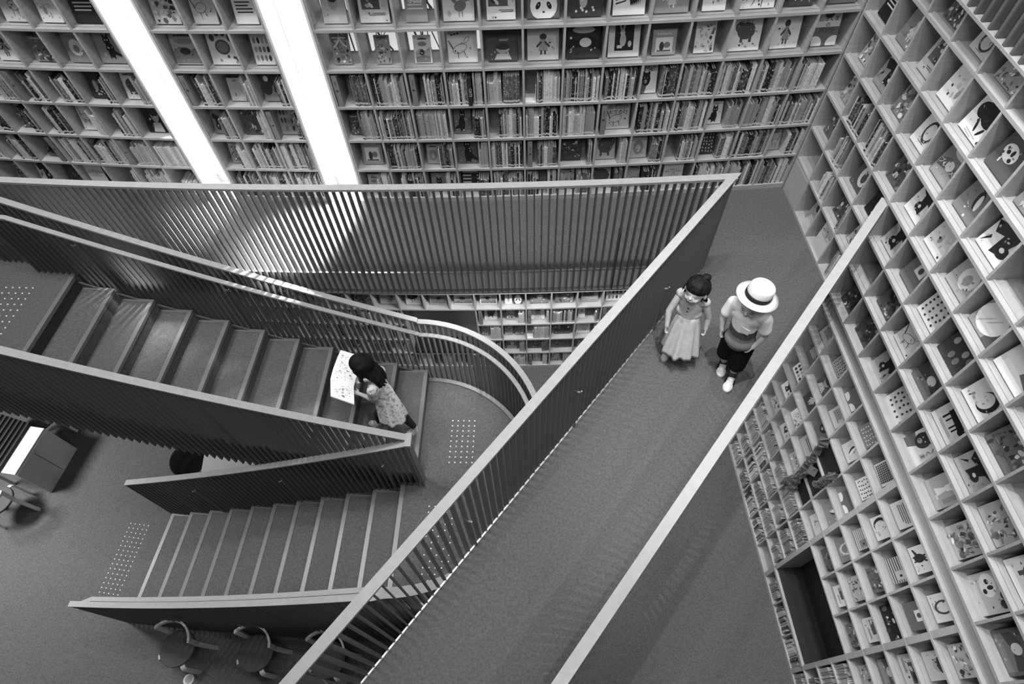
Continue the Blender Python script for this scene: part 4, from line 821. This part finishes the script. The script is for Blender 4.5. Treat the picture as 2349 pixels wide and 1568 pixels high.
# tub chair and pale table between the flights
root = tag(empty('tub_chair', (-4.19, 3.20, F)), 'dark bucket chair beside the pale table under the stairs', 'chair')
q = MB(); secs = []; n = 24
for z, rr, k2 in ((.30, .17, 1), (.40, .205, 1), (.52, .225, 1), (.70, .235, .0)):
    secs.append([Vector((rr * cos(2 * pi * k / n), rr * sin(2 * pi * k / n), z + (0.0 if k2 else .04 * cos(2 * pi * k / n - 2.3)))) for k in range(n)])
inner = [[v * .93 + Vector((0, 0, .012)) for v in s_] for s_ in secs[::-1]]
inner = [[Vector((v.x, v.y, v.z)) for v in s_] for s_ in ([[Vector((a.x * .93, a.y * .93, a.z)) for a in s2] for s2 in secs[::-1][:3]])] + [[Vector((.17 * cos(2 * pi * k / n), .17 * sin(2 * pi * k / n), .42)) for k in range(n)]]
q.sweep(secs + inner); q.build('shell', 'seat_dark', root, True)
for sx in (-1, 1):
    for sy in (-1, 1):
        q = MB(); q.tube([(sx * .1, sy * .1, .30), (sx * .19, sy * .19, 0)], .011); q.build('leg', 'pale_wood', root)
root = tag(empty('pale_table', (-3.55, 3.1, F)), 'pale square table half hidden by the stair railings', 'table'); root.rotation_euler.z = .06
MB().box(-.44, .44, -.36, .36, .67, .695).build('tabletop', 'desk_white', root)
for sx in (-1, 1):
    for sy in (-1, 1): MB().box(sx * .4 - .02, sx * .4 + .02, sy * .32 - .02, sy * .32 + .02, 0, .669).build('leg', 'pale_wood', root)
root = tag(empty('floor_outlet', (-3.942, .774, F)), 'round pale floor outlet cover near the leftmost chair', 'outlet')
q = MB(); n = 28; q.sweep([[Vector((rr * cos(2 * pi * k / n), rr * sin(2 * pi * k / n), z)) for k in range(n)] for rr, z in ((.062, .0), (.062, .004), (.056, .006))]); q.build('cover', 'fascia', root)
q = MB(); q.sweep([[Vector((rr * cos(2 * pi * k / n), rr * sin(2 * pi * k / n), z)) for k in range(n)] for rr, z in ((.04, .0061), (.04, .008), (.036, .009))]); q.build('lid', 'rail', root)
# dark ragged garland hanging before the lower right shelves
root = tag(empty('paper_garland', (XR - .03, Y0 - 2.5 * PIT, -1.1)), 'dark ragged paper garland hanging before the lower right shelves', 'garland')
rg = random.Random(5)
for (ya, za, yb, zb) in ((.16, .24, .05, -.78), (-.16, .16, -.12, -.2), (.02, -.2, .15, -.86)):
    q = MB()
    for k in range(30):
        t = k / 29; cc = Vector((.0, ya + (yb - ya) * t, za + (zb - za) * t)); M_ = Matrix.Rotation(rg.random() * 3, 3, 'X') @ Matrix.Rotation(rg.random() * 3, 3, 'Z'); s_ = .024 + .02 * rg.random()
        q.box(-s_, s_, -s_, s_, -.006, .006, 0, Matrix.Translation(cc) @ M_.to_4x4())
    q.build('strand', 'stringer', root)
q = MB(); q.box(.055, .06, -.15, .15, -.74, .22); q.build('dark_panel', 'black', root)
root.location.x = XR - .035

# ------------------------------------------------------------------ people
plain('skin', .47, .5, .3, var=.04, scale=30)
plain('hair', .010, .65, .12, var=.5, scale=60, stretch=(1, 1, .12), bump=.4)
plain('dress_grey', .50, .8, .1, var=.08, scale=40)
plain('cloth_black', .008, .8, .1)
plain('shoe_white', .70, .5, .3)
plain('sole', .55, .6, .2)
plain('sock', .05, .8, .1)
plain('leggings', .02, .7, .2)
plain('straw', .62, .7, .2, var=.12, scale=120, bump=.3, stretch=(1, 1, 3))
plain('ink', .01, .6, .2)
plain('page_white', .85, .6, .2)
m, nt, b = nodes('floral'); b.inputs['Roughness'].default_value = .8
tc = nt.nodes.new('ShaderNodeTexCoord'); n1 = nt.nodes.new('ShaderNodeTexNoise'); n1.inputs['Scale'].default_value = 34; n1.inputs['Detail'].default_value = 5
r1 = nt.nodes.new('ShaderNodeMapRange'); r1.inputs[1].default_value = .50; r1.inputs[2].default_value = .66; r1.inputs[3].default_value = .60; r1.inputs[4].default_value = .22
nt.links.new(tc.outputs['Object'], n1.inputs['Vector']); nt.links.new(n1.outputs[0], r1.inputs[0]); nt.links.new(r1.outputs[0], b.inputs['Base Color'])
m, nt, b = nodes('block_shirt'); b.inputs['Roughness'].default_value = .85     # white yoke, dark band, grey body
tc = nt.nodes.new('ShaderNodeTexCoord'); sp_ = nt.nodes.new('ShaderNodeSeparateXYZ'); nt.links.new(tc.outputs['Object'], sp_.inputs[0])
n1 = nt.nodes.new('ShaderNodeTexNoise'); n1.inputs['Scale'].default_value = 9; nt.links.new(tc.outputs['Object'], n1.inputs['Vector'])
ad = nt.nodes.new('ShaderNodeMath'); ad.operation = 'MULTIPLY_ADD'; ad.inputs[1].default_value = .05; nt.links.new(n1.outputs[0], ad.inputs[0]); nt.links.new(sp_.outputs['Z'], ad.inputs[2])
ax = nt.nodes.new('ShaderNodeMath'); ax.operation = 'MULTIPLY_ADD'; ax.inputs[1].default_value = .0; nt.links.new(sp_.outputs['X'], ax.inputs[0]); nt.links.new(ad.outputs[0], ax.inputs[2])
cr = nt.nodes.new('ShaderNodeValToRGB'); cr.color_ramp.interpolation = 'CONSTANT'
cr.color_ramp.elements[0].color = g3(.17); cr.color_ramp.elements[1].position = .605; cr.color_ramp.elements[1].color = g3(.055)
el = cr.color_ramp.elements.new(.675); el.color = g3(.68)
nt.links.new(ax.outputs[0], cr.inputs[0]); nt.links.new(cr.outputs[0], b.inputs['Base Color'])

class Body(MB):
    def cap(s, a, b_, ra, rb, k=12):
        a, b_ = Vector(a), Vector(b_); n = 5
        s.tube([a.lerp(b_, i / n) for i in range(n + 1)], [ra + (rb - ra) * i / n for i in range(n + 1)], k)
        s.ell(a, (ra, ra, ra), nu=k, nv=8); s.ell(b_, (rb, rb, rb), nu=k, nv=8); return s
    def chain(s, pts, rs):
        for i in range(len(pts) - 1): s.cap(pts[i], pts[i + 1], rs[i], rs[i + 1])
        return s
def blob(q, name, mat, parent, vox=.008, it=4, fac=.5, M=None):
    o = q.build(name, mat, parent, True)
    if M is not None: o.matrix_local = M
    r_m = o.modifiers.new('remesh', 'REMESH'); r_m.mode = 'VOXEL'; r_m.voxel_size = vox; r_m.use_smooth_shade = True
    s_m = o.modifiers.new('smooth', 'SMOOTH'); s_m.iterations = it; s_m.factor = fac
    return o
def hand(q, w_, d, palm, sz=1.0, curl=.5, side=1):
    """five-fingered hand from the wrist w_; d = direction of the hand, palm = palm normal, thumb towards side*cross(d, palm)"""
    d = d.normalized(); palm = (palm - d * palm.dot(d)).normalized(); s_ = d.cross(palm) * side; L = .052 * sz
    for k in range(5):
        off = (k - 2) * .0085 * sz
        q.cap(w_ + s_ * off * .7, w_ + d * L + s_ * off, .0095 * sz, .0085 * sz, 8)
    for k, ln in enumerate((.040, .046, .043, .034)):
        b_ = w_ + d * L + s_ * ((1.5 - k) * .0125 * sz); a = 0.0; pts = [b_]
        for seg in range(3):
            a += curl * (.5 + .35 * seg); dirv = d * cos(a) + palm * sin(a); pts.append(pts[-1] + dirv * ln * sz * (.45, .32, .26)[seg])
        q.chain(pts, [.0068 * sz, .0064 * sz, .006 * sz, .0052 * sz])
    b_ = w_ + d * .016 * sz + s_ * .017 * sz; t1 = b_ + (d * .6 + s_ * .75 + palm * .3) * .022 * sz; t2 = t1 + (d * .9 + s_ * .25 + palm * .4) * .02 * sz
    q.chain([b_, t1, t2], [.0085 * sz, .0078 * sz, .0062 * sz])
def frame(fwd, upv):
    f_ = fwd.normalized(); u_ = (upv - f_ * upv.dot(f_)).normalized(); l_ = u_.cross(f_); return f_, l_, u_
def head(q, c, f_, l_, u_, s=1.0):
    M3 = Matrix(((f_.x, l_.x, u_.x), (f_.y, l_.y, u_.y), (f_.z, l_.z, u_.z)))
    q.ell(c + u_ * .018 * s - f_ * .006 * s, (.086 * s, .074 * s, .082 * s), M3, 20, 14)          # skull
    q.ell(c - u_ * .030 * s + f_ * .018 * s, (.062 * s, .060 * s, .062 * s), M3, 18, 12)          # jaw and cheeks
    q.ell(c - u_ * .072 * s + f_ * .046 * s, (.018 * s, .02 * s, .014 * s), M3, 10, 8)            # chin
    for k in (-1, 1):
        q.ell(c - u_ * .034 * s + f_ * .056 * s + l_ * k * .030 * s, (.02 * s, .022 * s, .02 * s), M3, 10, 8)   # cheeks
        q.ell(c - u_ * .012 * s + l_ * k * .076 * s - f_ * .004 * s, (.014 * s, .009 * s, .022 * s), M3, 10, 8) # ears
    q.ell(c - u_ * .022 * s + f_ * .084 * s, (.011 * s, .011 * s, .011 * s), M3, 10, 8)           # nose
    q.ell(c - u_ * .010 * s + f_ * .078 * s, (.008 * s, .007 * s, .016 * s), M3, 8, 6)
    q.ell(c - u_ * .048 * s + f_ * .075 * s, (.008 * s, .02 * s, .006 * s), M3, 8, 6)             # lips
    return M3
def face_marks(root, c, f_, l_, u_, s, shut=True):
    M3 = Matrix(((f_.x, l_.x, u_.x), (f_.y, l_.y, u_.y), (f_.z, l_.z, u_.z))); I = Matrix.Translation(-root.location)
    for k in (-1, 1):
        e_ = MB(); o0 = c - u_ * .002 * s + l_ * k * .032 * s
        pts = [o0 + l_ * (t * .0105 * s) + f_ * ((.079 - .006 * t * t - .010 * (k * t > 0) * abs(t)) * s) - u_ * (.004 * (1 - t * t)) * s for t in (-1, -.5, 0, .5, 1)]
        e_.tube(pts, [.0008 * s, .0019 * s, .0023 * s, .0019 * s, .0008 * s], 6); e_.build('eye', 'ink', root, True).matrix_local = I
        e_ = MB(); o0 = c + u_ * .020 * s + l_ * k * .033 * s
        e_.tube([o0 + l_ * (t * .016 * s) + f_ * ((.079 - .008 * abs(t)) * s) + u_ * (.003 * (1 - t * t)) * s for t in (-1, 0, 1)], .0012 * s, 5); e_.build('eyebrow', 'hair', root, True).matrix_local = I
    e_ = MB(); o0 = c - u_ * .050 * s
    e_.tube([o0 + l_ * (t * .022 * s) + f_ * ((.0830 - .012 * t * t) * s) + u_ * (.007 * t * t) * s for t in (-.75, -.4, 0, .4, .75)], .0014 * s, 6); e_.build('mouth', 'ink', root, True).matrix_local = I
V = Vector
def shoe(root, toe, heel, mat, sole='sole', w_=.034, stripes=False, name='shoe'):
    toe, heel = V(toe), V(heel); d = (toe - heel); d.z = 0; L = d.length; d.normalize(); s_ = V((-d.y, d.x, 0)); z0 = min(toe.z, heel.z)
    M3 = Matrix(((d.x, s_.x, 0), (d.y, s_.y, 0), (0, 0, 1))); I = Matrix.Translation(-root.location)
    q = MB(); b0 = V((heel.x, heel.y, z0))
    q.ell(b0 + d * (L * .68) + V((0, 0, .028)), (L * .38, w_ * 1.05, .026), M3); q.ell(b0 + d * (L * .26) + V((0, 0, .030)), (L * .34, w_ * .88, .030), M3)
    q.ell(b0 + d * (L * .3) + V((0, 0, .05)), (L * .22, w_ * .75, .032), M3); q.ell(b0 + d * (L * .5) + V((0, 0, .034)), (L * .3, w_ * .9, .03), M3)
    o = blob(q, name, mat, root, .005, 3, M=I)
    q = MB(); n = 24; out = []
    for zz in (.0, .016):
        out.append([b0 + d * (L * .5 + L * .54 * cos(2 * pi * k / n)) + s_ * ((w_ * 1.02) * sin(2 * pi * k / n) * (1.06 if cos(2 * pi * k / n) > 0 else .92)) + V((0, 0, zz)) for k in range(n)])
    q.sweep(out); q.build('sole', sole, o)
    q = MB()
    for k in range(4):
        c_ = b0 + d * (L * (.42 + .07 * k)) + V((0, 0, .072 - .0055 * k)); q.tube([c_ + s_ * w_ * .5, c_ + V((0, 0, .004)), c_ - s_ * w_ * .5], .003, 5)
    q.build('laces', mat, o)
    if stripes:
        for sd in (-1, 1):
            for k in range(3):
                c_ = b0 + d * (L * (.34 + .11 * k)) + s_ * sd * (w_ * .88)
                q = MB(); q.tube([c_ + V((0, 0, .02)) + s_ * sd * .004, c_ + V((0, 0, .036)) + s_ * sd * .0015 - d * .005, c_ + V((0, 0, .052)) - s_ * sd * .006 - d * .009], .0052, 6); q.build('stripe', 'ink', o)
    return o
def hair_locks(q, anchors, rg, n, r0, spread, length, droop):
    for _ in range(n):
        a = rg.choice(anchors); p0 = a[0] + V((rg.uniform(-1, 1), rg.uniform(-1, 1), rg.uniform(-1, 1))) * spread; dv_ = a[1]; pts = [p0]
        for k in range(5): pts.append(pts[-1] + (dv_ + V((rg.uniform(-.55, .55), rg.uniform(-.55, .55), -droop * k))).normalized() * length / 5)
        q.tube(pts, [r0, r0, r0 * .9, r0 * .7, r0 * .45, r0 * .15], 6)

# --- toddler girl in a button-front dress
root = tag(empty('person', (1.42, 2.72, 0)), 'small girl with a hair bun in a pale button-front dress on the footbridge', 'person'); I = Matrix.Translation(-root.location)
FW = V((-.554, -.833, 0)); LF = V((.833, -.554, 0)); UP = V((0, 0, 1))
hc = V((1.437, 2.742, .80)); f_, l_, u_ = frame(FW + UP * .30 + LF * -.12, UP)
q = Body(); head(q, hc, f_, l_, u_, 1.08)
chest = V((1.462, 2.79, .58)); pel = V((1.45, 2.755, .40))
q.cap(chest + V((0, 0, .06)), hc - u_ * .05 - f_ * .02, .034, .036)
rs, ls = V((1.378, 2.852, .640)), V((1.548, 2.742, .640)); re, le = V((1.300, 2.795, .49)), V((1.598, 2.705, .49)); rw_, lw_ = V((1.288, 2.725, .385)), V((1.588, 2.660, .40))
for a, b_, c_ in ((rs, re, rw_), (ls, le, lw_)): q.chain([a, b_, c_], [.033, .027, .0185]); q.cap(chest + V((0, 0, .05)), a, .045, .034)
hand(q, rw_, V((-.01, -.035, -.09)), LF * 1 + FW * .2, .78, .55, -1); hand(q, lw_, V((-.01, -.04, -.08)), LF * -1 + FW * .3, .78, .8, 1)
hr, hl = V((1.405, 2.775, .36)), V((1.497, 2.735, .36))
ar, al = V((1.352, 2.690, .075)), V((1.498, 2.722, .075))
q.chain([hr, V((1.375, 2.735, .21)), ar], [.055, .04, .026]); q.chain([hl, V((1.495, 2.725, .21)), al], [.055, .04, .026]); q.cap(pel, chest, .075, .07)
blob(q, 'body', 'skin', root, .0045, 3, M=I)
face_marks(root, hc, f_, l_, u_, 1.08)
q = MB(); M3 = Matrix(((f_.x, l_.x, u_.x), (f_.y, l_.y, u_.y), (f_.z, l_.z, u_.z)))
q.ell(hc + u_ * .046 - f_ * .014, (.106, .092, .078), M3, 22, 16); q.ell(hc + u_ * .02 - f_ * .045, (.075, .094, .08), M3, 20, 14); q.ell(hc - f_ * .065 - u_ * .02, (.055, .08, .07), M3)
rg = random.Random(3)
anc = [(hc + l_ * k * .070 - f_ * .022 + u_ * .0, V((0, 0, -1)) + l_ * k * .12) for k in (-1, 1)] + [(hc - f_ * .075 + l_ * t * .05, V((0, 0, -1)) - f_ * .3) for t in (-1, 0, 1)]
hair_locks(q, anc, rg, 64, .0085, .014, .105, .12)
for t in (-1, -.7, -.45, -.2, .05, .3, .55, .8):
    jt = rg.uniform(-.008, .008); q.tube([hc + u_ * .105 + f_ * .03 + l_ * t * .035, hc + u_ * .082 + f_ * (.074 - .012 * t * t) + l_ * t * .05, hc + u_ * (.050 + jt) + f_ * (.090 - .02 * t * t) + l_ * t * .062], [.012, .009, .0025], 7)
bun = hc + u_ * .125 - f_ * .045 + l_ * .025
q.ell(bun, (.03, .032, .027), M3); q.cap if False else None
q.tube([bun + (l_ * cos(a) + f_ * sin(a)) * .026 + u_ * .006 for a in frange(0, 5.6, 12)], .010, 6)
blob(q, 'hair', 'hair', root, .0055, 2, M=I)
q = MB(); q.sweep([[bun - u_ * .024 + (l_ * cos(a) + f_ * sin(a)) * r0 + u_ * z for r0, z in ((.018, -.004), (.023, -.004), (.023, .004), (.018, .004))] for a in frange(0, 2 * pi, 14)]); q.build('hair_tie', 'dress_grey', root).matrix_local = I
q = Body(); q.ell(chest + V((0, 0, -.005)), (.082, .10, .085), Matrix(((FW.x, LF.x, 0), (FW.y, LF.y, 0), (0, 0, 1)))); q.cap(chest + V((0, 0, .02)), pel + V((0, 0, .06)), .088, .085, 18)
for a, sd in ((rs, -1), (ls, 1)): q.cap(chest + V((0, 0, .05)), a + V((0, 0, .008)), .048, .040)
q.ell(chest + FW * .01 + V((0, 0, -.06)), (.098, .112, .06), Matrix(((FW.x, LF.x, 0), (FW.y, LF.y, 0), (0, 0, 1))))
blob(q, 'bodice', 'dress_grey', root, .006, 3, M=I)
def skirt(c0, c1, r0, r1, n_w, amp, fwd, lft, nseg=72, nrow=14, stretch=1.0, seed=1):
    rg = random.Random(seed); ph = [rg.random() * 6 for _ in range(4)]; q = MB(); secs = []
    for i in range(nrow + 1):
        t = i / nrow; c_ = c0.lerp(c1, t); rr = r0 + (r1 - r0) * (t ** .75); ring = []
        for k in range(nseg):
            a = 2 * pi * k / nseg; wv = amp * t * (sin(n_w * a + ph[0]) + .6 * sin((n_w * 2 - 3) * a + ph[1]) + .4 * sin(3 * a + ph[2]))
            ring.append(c_ + (fwd * cos(a) * stretch + lft * sin(a)) * (rr + wv) + V((0, 0, t * .018 * sin(2 * a + ph[3]))))
        secs.append(ring)
    inn = [[v.lerp(c0.lerp(c1, 1 - i / nrow), .05) for v in r_] for i, r_ in enumerate(secs[::-1])]
    q.sweep(secs + inn[:-2]); return q
q = skirt(pel + V((0, 0, .11)), V((1.437, 2.668, .15)), .078, .160, 9, .0125, FW, LF, seed=4); q.build('skirt', 'dress_grey', root, True).matrix_local = I
for k in range(5):
    c_ = chest + FW * (.087 + .005 * k) + V((0, 0, .035 - .034 * k)); q = MB(); q.ell(c_, (.006, .006, .006), nu=8, nv=6); q.build('button', 'ink', root, True).matrix_local = I
shoe(root, (1.305, 2.612, 0), (1.352, 2.705, 0), 'shoe_white', w_=.030); shoe(root, (1.470, 2.650, 0), (1.500, 2.745, 0), 'shoe_white', w_=.030)

# --- boy in a straw boater
root = tag(empty('person', (1.79, 2.44, 0)), 'boy in a straw hat, block-coloured shirt and black shorts on the footbridge', 'person'); I = Matrix.Translation(-root.location)
FW = V((-.67, -.743, 0)); LF = V((.743, -.67, 0)); R3 = Matrix(((FW.x, LF.x, 0), (FW.y, LF.y, 0), (0, 0, 1)))
hc = V((1.752, 2.490, .945)); f_, l_, u_ = frame(FW + UP * -.12 + LF * .05, UP)
q = Body(); head(q, hc, f_, l_, u_, 1.06)
chest = V((1.795, 2.535, .72)); pel = V((1.80, 2.50, .47))
q.cap(chest + V((0, 0, .08)), hc - u_ * .05 - f_ * .02, .038, .04)
rs, ls = V((1.697, 2.628, .790)), V((1.892, 2.452, .790)); re, le = V((1.655, 2.600, .63)), V((1.920, 2.415, .62)); rw_, lw_ = V((1.660, 2.560, .53)), V((1.862, 2.390, .51))
for a, b_, c_ in ((rs, re, rw_), (ls, le, lw_)): q.chain([a, b_, c_], [.034, .028, .019]); q.cap(chest + V((0, 0, .06)), a, .05, .034)
hand(q, rw_, V((.005, -.02, -.09)), LF, .85, .4, -1); hand(q, lw_, V((-.05, -.01, -.08)), LF * -1, .85, .4, 1)
kr, kl = V((1.758, 2.520, .27)), V((1.822, 2.415, .27)); ar, al = V((1.790, 2.535, .08)), V((1.825, 2.405, .08))
q.chain([V((1.755, 2.535, .44)), kr, ar], [.06, .042, .028]); q.chain([V((1.838, 2.460, .44)), kl, al], [.06, .042, .028]); q.cap(pel, chest, .08, .075)
blob(q, 'body', 'skin', root, .0045, 3, M=I); face_marks(root, hc, f_, l_, u_, 1.06)
q = MB(); M3 = Matrix(((f_.x, l_.x, u_.x), (f_.y, l_.y, u_.y), (f_.z, l_.z, u_.z))); q.ell(hc + u_ * .026 - f_ * .024, (.090, .084, .080), M3, 20, 14); q.ell(hc - f_ * .05 - u_ * .03, (.05, .075, .05), M3); blob(q, 'hair', 'hair', root, .006, 2, M=I)
q = Body(); q.cap(chest + V((0, 0, .0)), pel + V((0, 0, .01)), .098, .108, 20); q.ell(chest + V((0, 0, .02)), (.092, .118, .085), R3, 20, 12); q.ell(pel + FW * .012 + V((0, 0, .03)), (.112, .122, .07), R3, 20, 12)
for a, b_ in ((rs, re), (ls, le)): q.cap(chest + V((0, 0, .05)), a, .06, .048); q.cap(a, a.lerp(b_, .62), .048, .050)
blob(q, 'shirt', 'block_shirt', root, .006, 3, M=I)
q = MB(); c_ = chest + FW * .106 + LF * .045 + V((0, 0, -.012)); q.box(-.004, .004, -.03, .03, -.045, .012, 0, Matrix.Translation(c_) @ R3.to_4x4()); q.build('pocket', 'shoe_white', root).matrix_local = I
q = Body(); q.ell(pel + V((0, 0, -.04)), (.092, .112, .06), R3); q.chain([V((1.755, 2.535, .44)), V((1.752, 2.520, .26))], [.078, .072]); q.chain([V((1.840, 2.458, .44)), V((1.826, 2.418, .22))], [.078, .070]); blob(q, 'shorts', 'cloth_black', root, .006, 2, M=I)
for a in (ar, al): q = MB(); q.tube([a + V((0, 0, .055)), a + V((0, 0, -.04))], [.033, .033], 14); q.build('sock', 'sock', root, True).matrix_local = I
shoe(root, (1.742, 2.424, 0), (1.804, 2.560, 0), 'shoe_white', w_=.039, stripes=True); shoe(root, (1.752, 2.280, 0), (1.840, 2.416, 0), 'shoe_white', w_=.039, stripes=True)
hf, hl_, hu = frame(FW + UP * .20, UP + LF * .06); ht = hc + hu * .068 - hf * .020; n = 36
def ring(c_, rr, dz): return [c_ + (hf * cos(2 * pi * k / n) * 1.06 + hl_ * sin(2 * pi * k / n)) * rr + hu * dz for k in range(n)]
hat = tag(empty('straw_hat', ht), 'pale straw boater with a black band worn by the boy', 'hat'); HI = Matrix.Translation(-hat.location)
q = MB(); q.sweep([ring(ht, .085, -.004), ring(ht, .150, -.010), ring(ht, .152, -.004), ring(ht, .088, .006)], closed=True); q.build('brim', 'straw', hat, True).matrix_local = HI
q = MB(); q.sweep([ring(ht, .094, -.002), ring(ht, .092, .05), ring(ht, .089, .088), ring(ht, .080, .101), ring(ht, .05, .105), ring(ht, .01, .106)]); q.build('crown', 'straw', hat, True).matrix_local = HI
q = MB(); q.sweep([ring(ht, .0955, .004), ring(ht, .0945, .040), ring(ht, .0915, .040), ring(ht, .0925, .004)], closed=True); q.build('band', 'ink', hat, True).matrix_local = HI

# --- girl climbing the stairs with an open picture book
root = tag(empty('person', (-1.25, 2.9, -1.548)), 'long-haired girl in a floral dress climbing the stairs while reading', 'person'); I = Matrix.Translation(-root.location)
FW = V((-.955, .295, 0)).normalized(); LF = V((-FW.y, FW.x, 0)); R3 = Matrix(((FW.x, LF.x, 0), (FW.y, LF.y, 0), (0, 0, 1)))
hc = V((-1.425, 3.045, -.43)); f_, l_, u_ = frame(FW + UP * -.75, UP)
q = Body(); head(q, hc, f_, l_, u_, 1.12)
chest = V((-1.318, 2.985, -.72)); pel = V((-1.235, 2.925, -.99))
q.cap(chest + V((-.01, .01, .09)), hc - u_ * .05 - f_ * .02, .04, .042)
rs, ls = chest + LF * -.115 + V((0, 0, .075)), chest + LF * .115 + V((0, 0, .075))
re, le = V((-1.375, 3.145, -.87)), V((-1.372, 2.895, -.875)); rw_, lw_ = V((-1.515, 3.125, -.865)), V((-1.535, 2.975, -.86))
for a, b_, c_ in ((rs, re, rw_), (ls, le, lw_)): q.chain([a, b_, c_], [.038, .030, .020]); q.cap(chest + V((0, 0, .05)), a, .055, .038)
hand(q, rw_, V((-.07, .01, -.01)), UP * 1.0, .95, .35, -1); hand(q, lw_, V((-.07, .03, -.01)), UP * 1.0, .95, .35, 1)
kb, ab = V((-1.150, 2.885, -1.26)), V((-1.068, 2.850, -1.465)); kf, af = V((-1.39, 2.885, -1.14)), V((-1.42, 2.875, -1.32))
q.chain([V((-1.225, 2.885, -1.02)), kb, ab], [.065, .046, .029]); q.chain([V((-1.245, 2.955, -1.02)), kf, af], [.065, .046, .029]); q.cap(pel, chest, .085, .08)
blob(q, 'body', 'skin', root, .0048, 3, M=I); face_marks(root, hc, f_, l_, u_, 1.12)
M3 = Matrix(((f_.x, l_.x, u_.x), (f_.y, l_.y, u_.y), (f_.z, l_.z, u_.z)))
q = Body(); q.ell(hc + u_ * .030 - f_ * .020, (.104, .094, .096), M3, 22, 16); q.ell(hc - f_ * .062 + u_ * .0, (.07, .09, .09), M3, 20, 14)
bk_ = [hc + u_ * .02 - f_ * .055, hc + V((.085, -.028, -.055)), hc + V((.145, -.052, -.125)), hc + V((.170, -.066, -.20))]
for t in (-1, -.5, 0, .5, 1): q.chain([p_ + LF * t * .055 for p_ in bk_], [.05, .042, .036, .026])
for t in (-1, 1): q.chain([hc + l_ * t * .075 + u_ * .02, hc + l_ * t * .088 - u_ * .05 - f_ * .0, hc + LF * t * .085 + V((.0, -.0, -.15)), hc + LF * t * .075 + V((.01, 0, -.20))], [.034, .03, .022, .008])
rg = random.Random(9); hair_locks(q, [(bk_[3] + LF * t * .05, V((.3, -.1, -1))) for t in (-1, -.5, 0, .5, 1)], rg, 16, .010, .02, .07, .1)
blob(q, 'hair', 'hair', root, .006, 2, M=I)
q = Body(); q.cap(chest, pel.lerp(chest, .5), .094, .094, 20); q.ell(chest + V((0, 0, .03)), (.085, .125, .085), R3, 20, 12)
for a, b_ in ((rs, re), (ls, le)): q.cap(chest + V((0, 0, .06)), a, .06, .05); q.cap(a, a.lerp(b_, .5), .052, .058)
blob(q, 'bodice', 'floral', root, .007, 3, M=I)
q = skirt(pel.lerp(chest, .66), V((-1.245, 2.858, -1.165)), .088, .140, 7, .009, FW, LF, stretch=1.05, seed=8); q.build('skirt', 'floral', root, True).matrix_local = I
q = Body(); q.chain([V((-1.225, 2.885, -1.02)), kb, ab + V((-.012, .005, .04))], [.070, .052, .034]); q.chain([V((-1.245, 2.955, -1.02)), kf, af + V((0, 0, .04))], [.070, .052, .034]); blob(q, 'leggings', 'leggings', root, .007, 2, M=I)
shoe(root, (-1.165, 2.812, -1.548), (-1.055, 2.852, -1.548), 'floral', w_=.034); shoe(root, (-1.545, 2.895, -1.393), (-1.425, 2.868, -1.393), 'floral', w_=.034)
# the open book
a0, a1 = V((-1.848, 3.175, -.87)), V((-1.600, 3.071, -.87)); u0 = V((-1.738, 3.442, -.75)); v0, v1 = V((-1.782, 2.907, -.745)), V((-1.540, 2.800, -.745)); u1 = u0 + (a1 - a0)
root = tag(empty('open_book', (a0 + a1) / 2), 'large open picture book held by the girl on the stairs', 'book'); I = Matrix.Translation(-root.location)
for nm, (p0, p1, p2, p3) in (('far', (a0, a1, u1, u0)), ('near', (v0, v1, a1, a0))):
    nrm = (p1 - p0).cross(p3 - p0).normalized(); nrm = nrm if nrm.z > 0 else -nrm
    q = MB(); secs = []
    for i in range(9):
        t = i / 8; bow = .022 * sin(pi * (t if nm == 'far' else 1 - t)) * (1 - .4 * t)
        x0, x1 = p0.lerp(p3, t) + nrm * bow, p1.lerp(p2, t) + nrm * bow; secs.append([x0 - nrm * .008, x1 - nrm * .008, x1, x0])
    q.sweep(secs); pg = q.build('page', 'page_white', root); pg.matrix_local = I
    A = Art(); rg = random.Random(21 + len(nm)); ex, ey = p1 - p0, p3 - p0
    for k in range(80):
        u_k, v_k = .15 + .7 * rg.random(), .08 + .78 * rg.random(); t = v_k; bow = .022 * sin(pi * (t if nm == 'far' else 1 - t)) * (1 - .4 * t)
        c_ = p0 + ex * u_k + ey * v_k + nrm * (bow + .0025); sz_ = .003 + .018 * rg.random() ** 3; sy_ = .0012 + .008 * rg.random() ** 3
        A.put([c_ + ex.normalized() * sz_ * cos(j * pi / 4) + ey.normalized() * sy_ * sin(j * pi / 4) for j in range(8)], [tuple(range(8))], rg.choice((.1, .25, .4, .5, .3)))
    A.build('drawing', 'print', pg)
q = MB()
for sgn, (p0, p1, p2, p3) in ((1, (a0, a1, u1, u0)), (-1, (v0, v1, a1, a0))):
    nrm = (p1 - p0).cross(p3 - p0).normalized(); nrm = nrm if nrm.z > 0 else -nrm
    q.sweep([[x - nrm * .013, y - nrm * .013, y - nrm * .0095, x - nrm * .0095] for x, y in ((p0, p1), (p3, p2))])
q.build('cover', 'desk_white', root).matrix_local = I
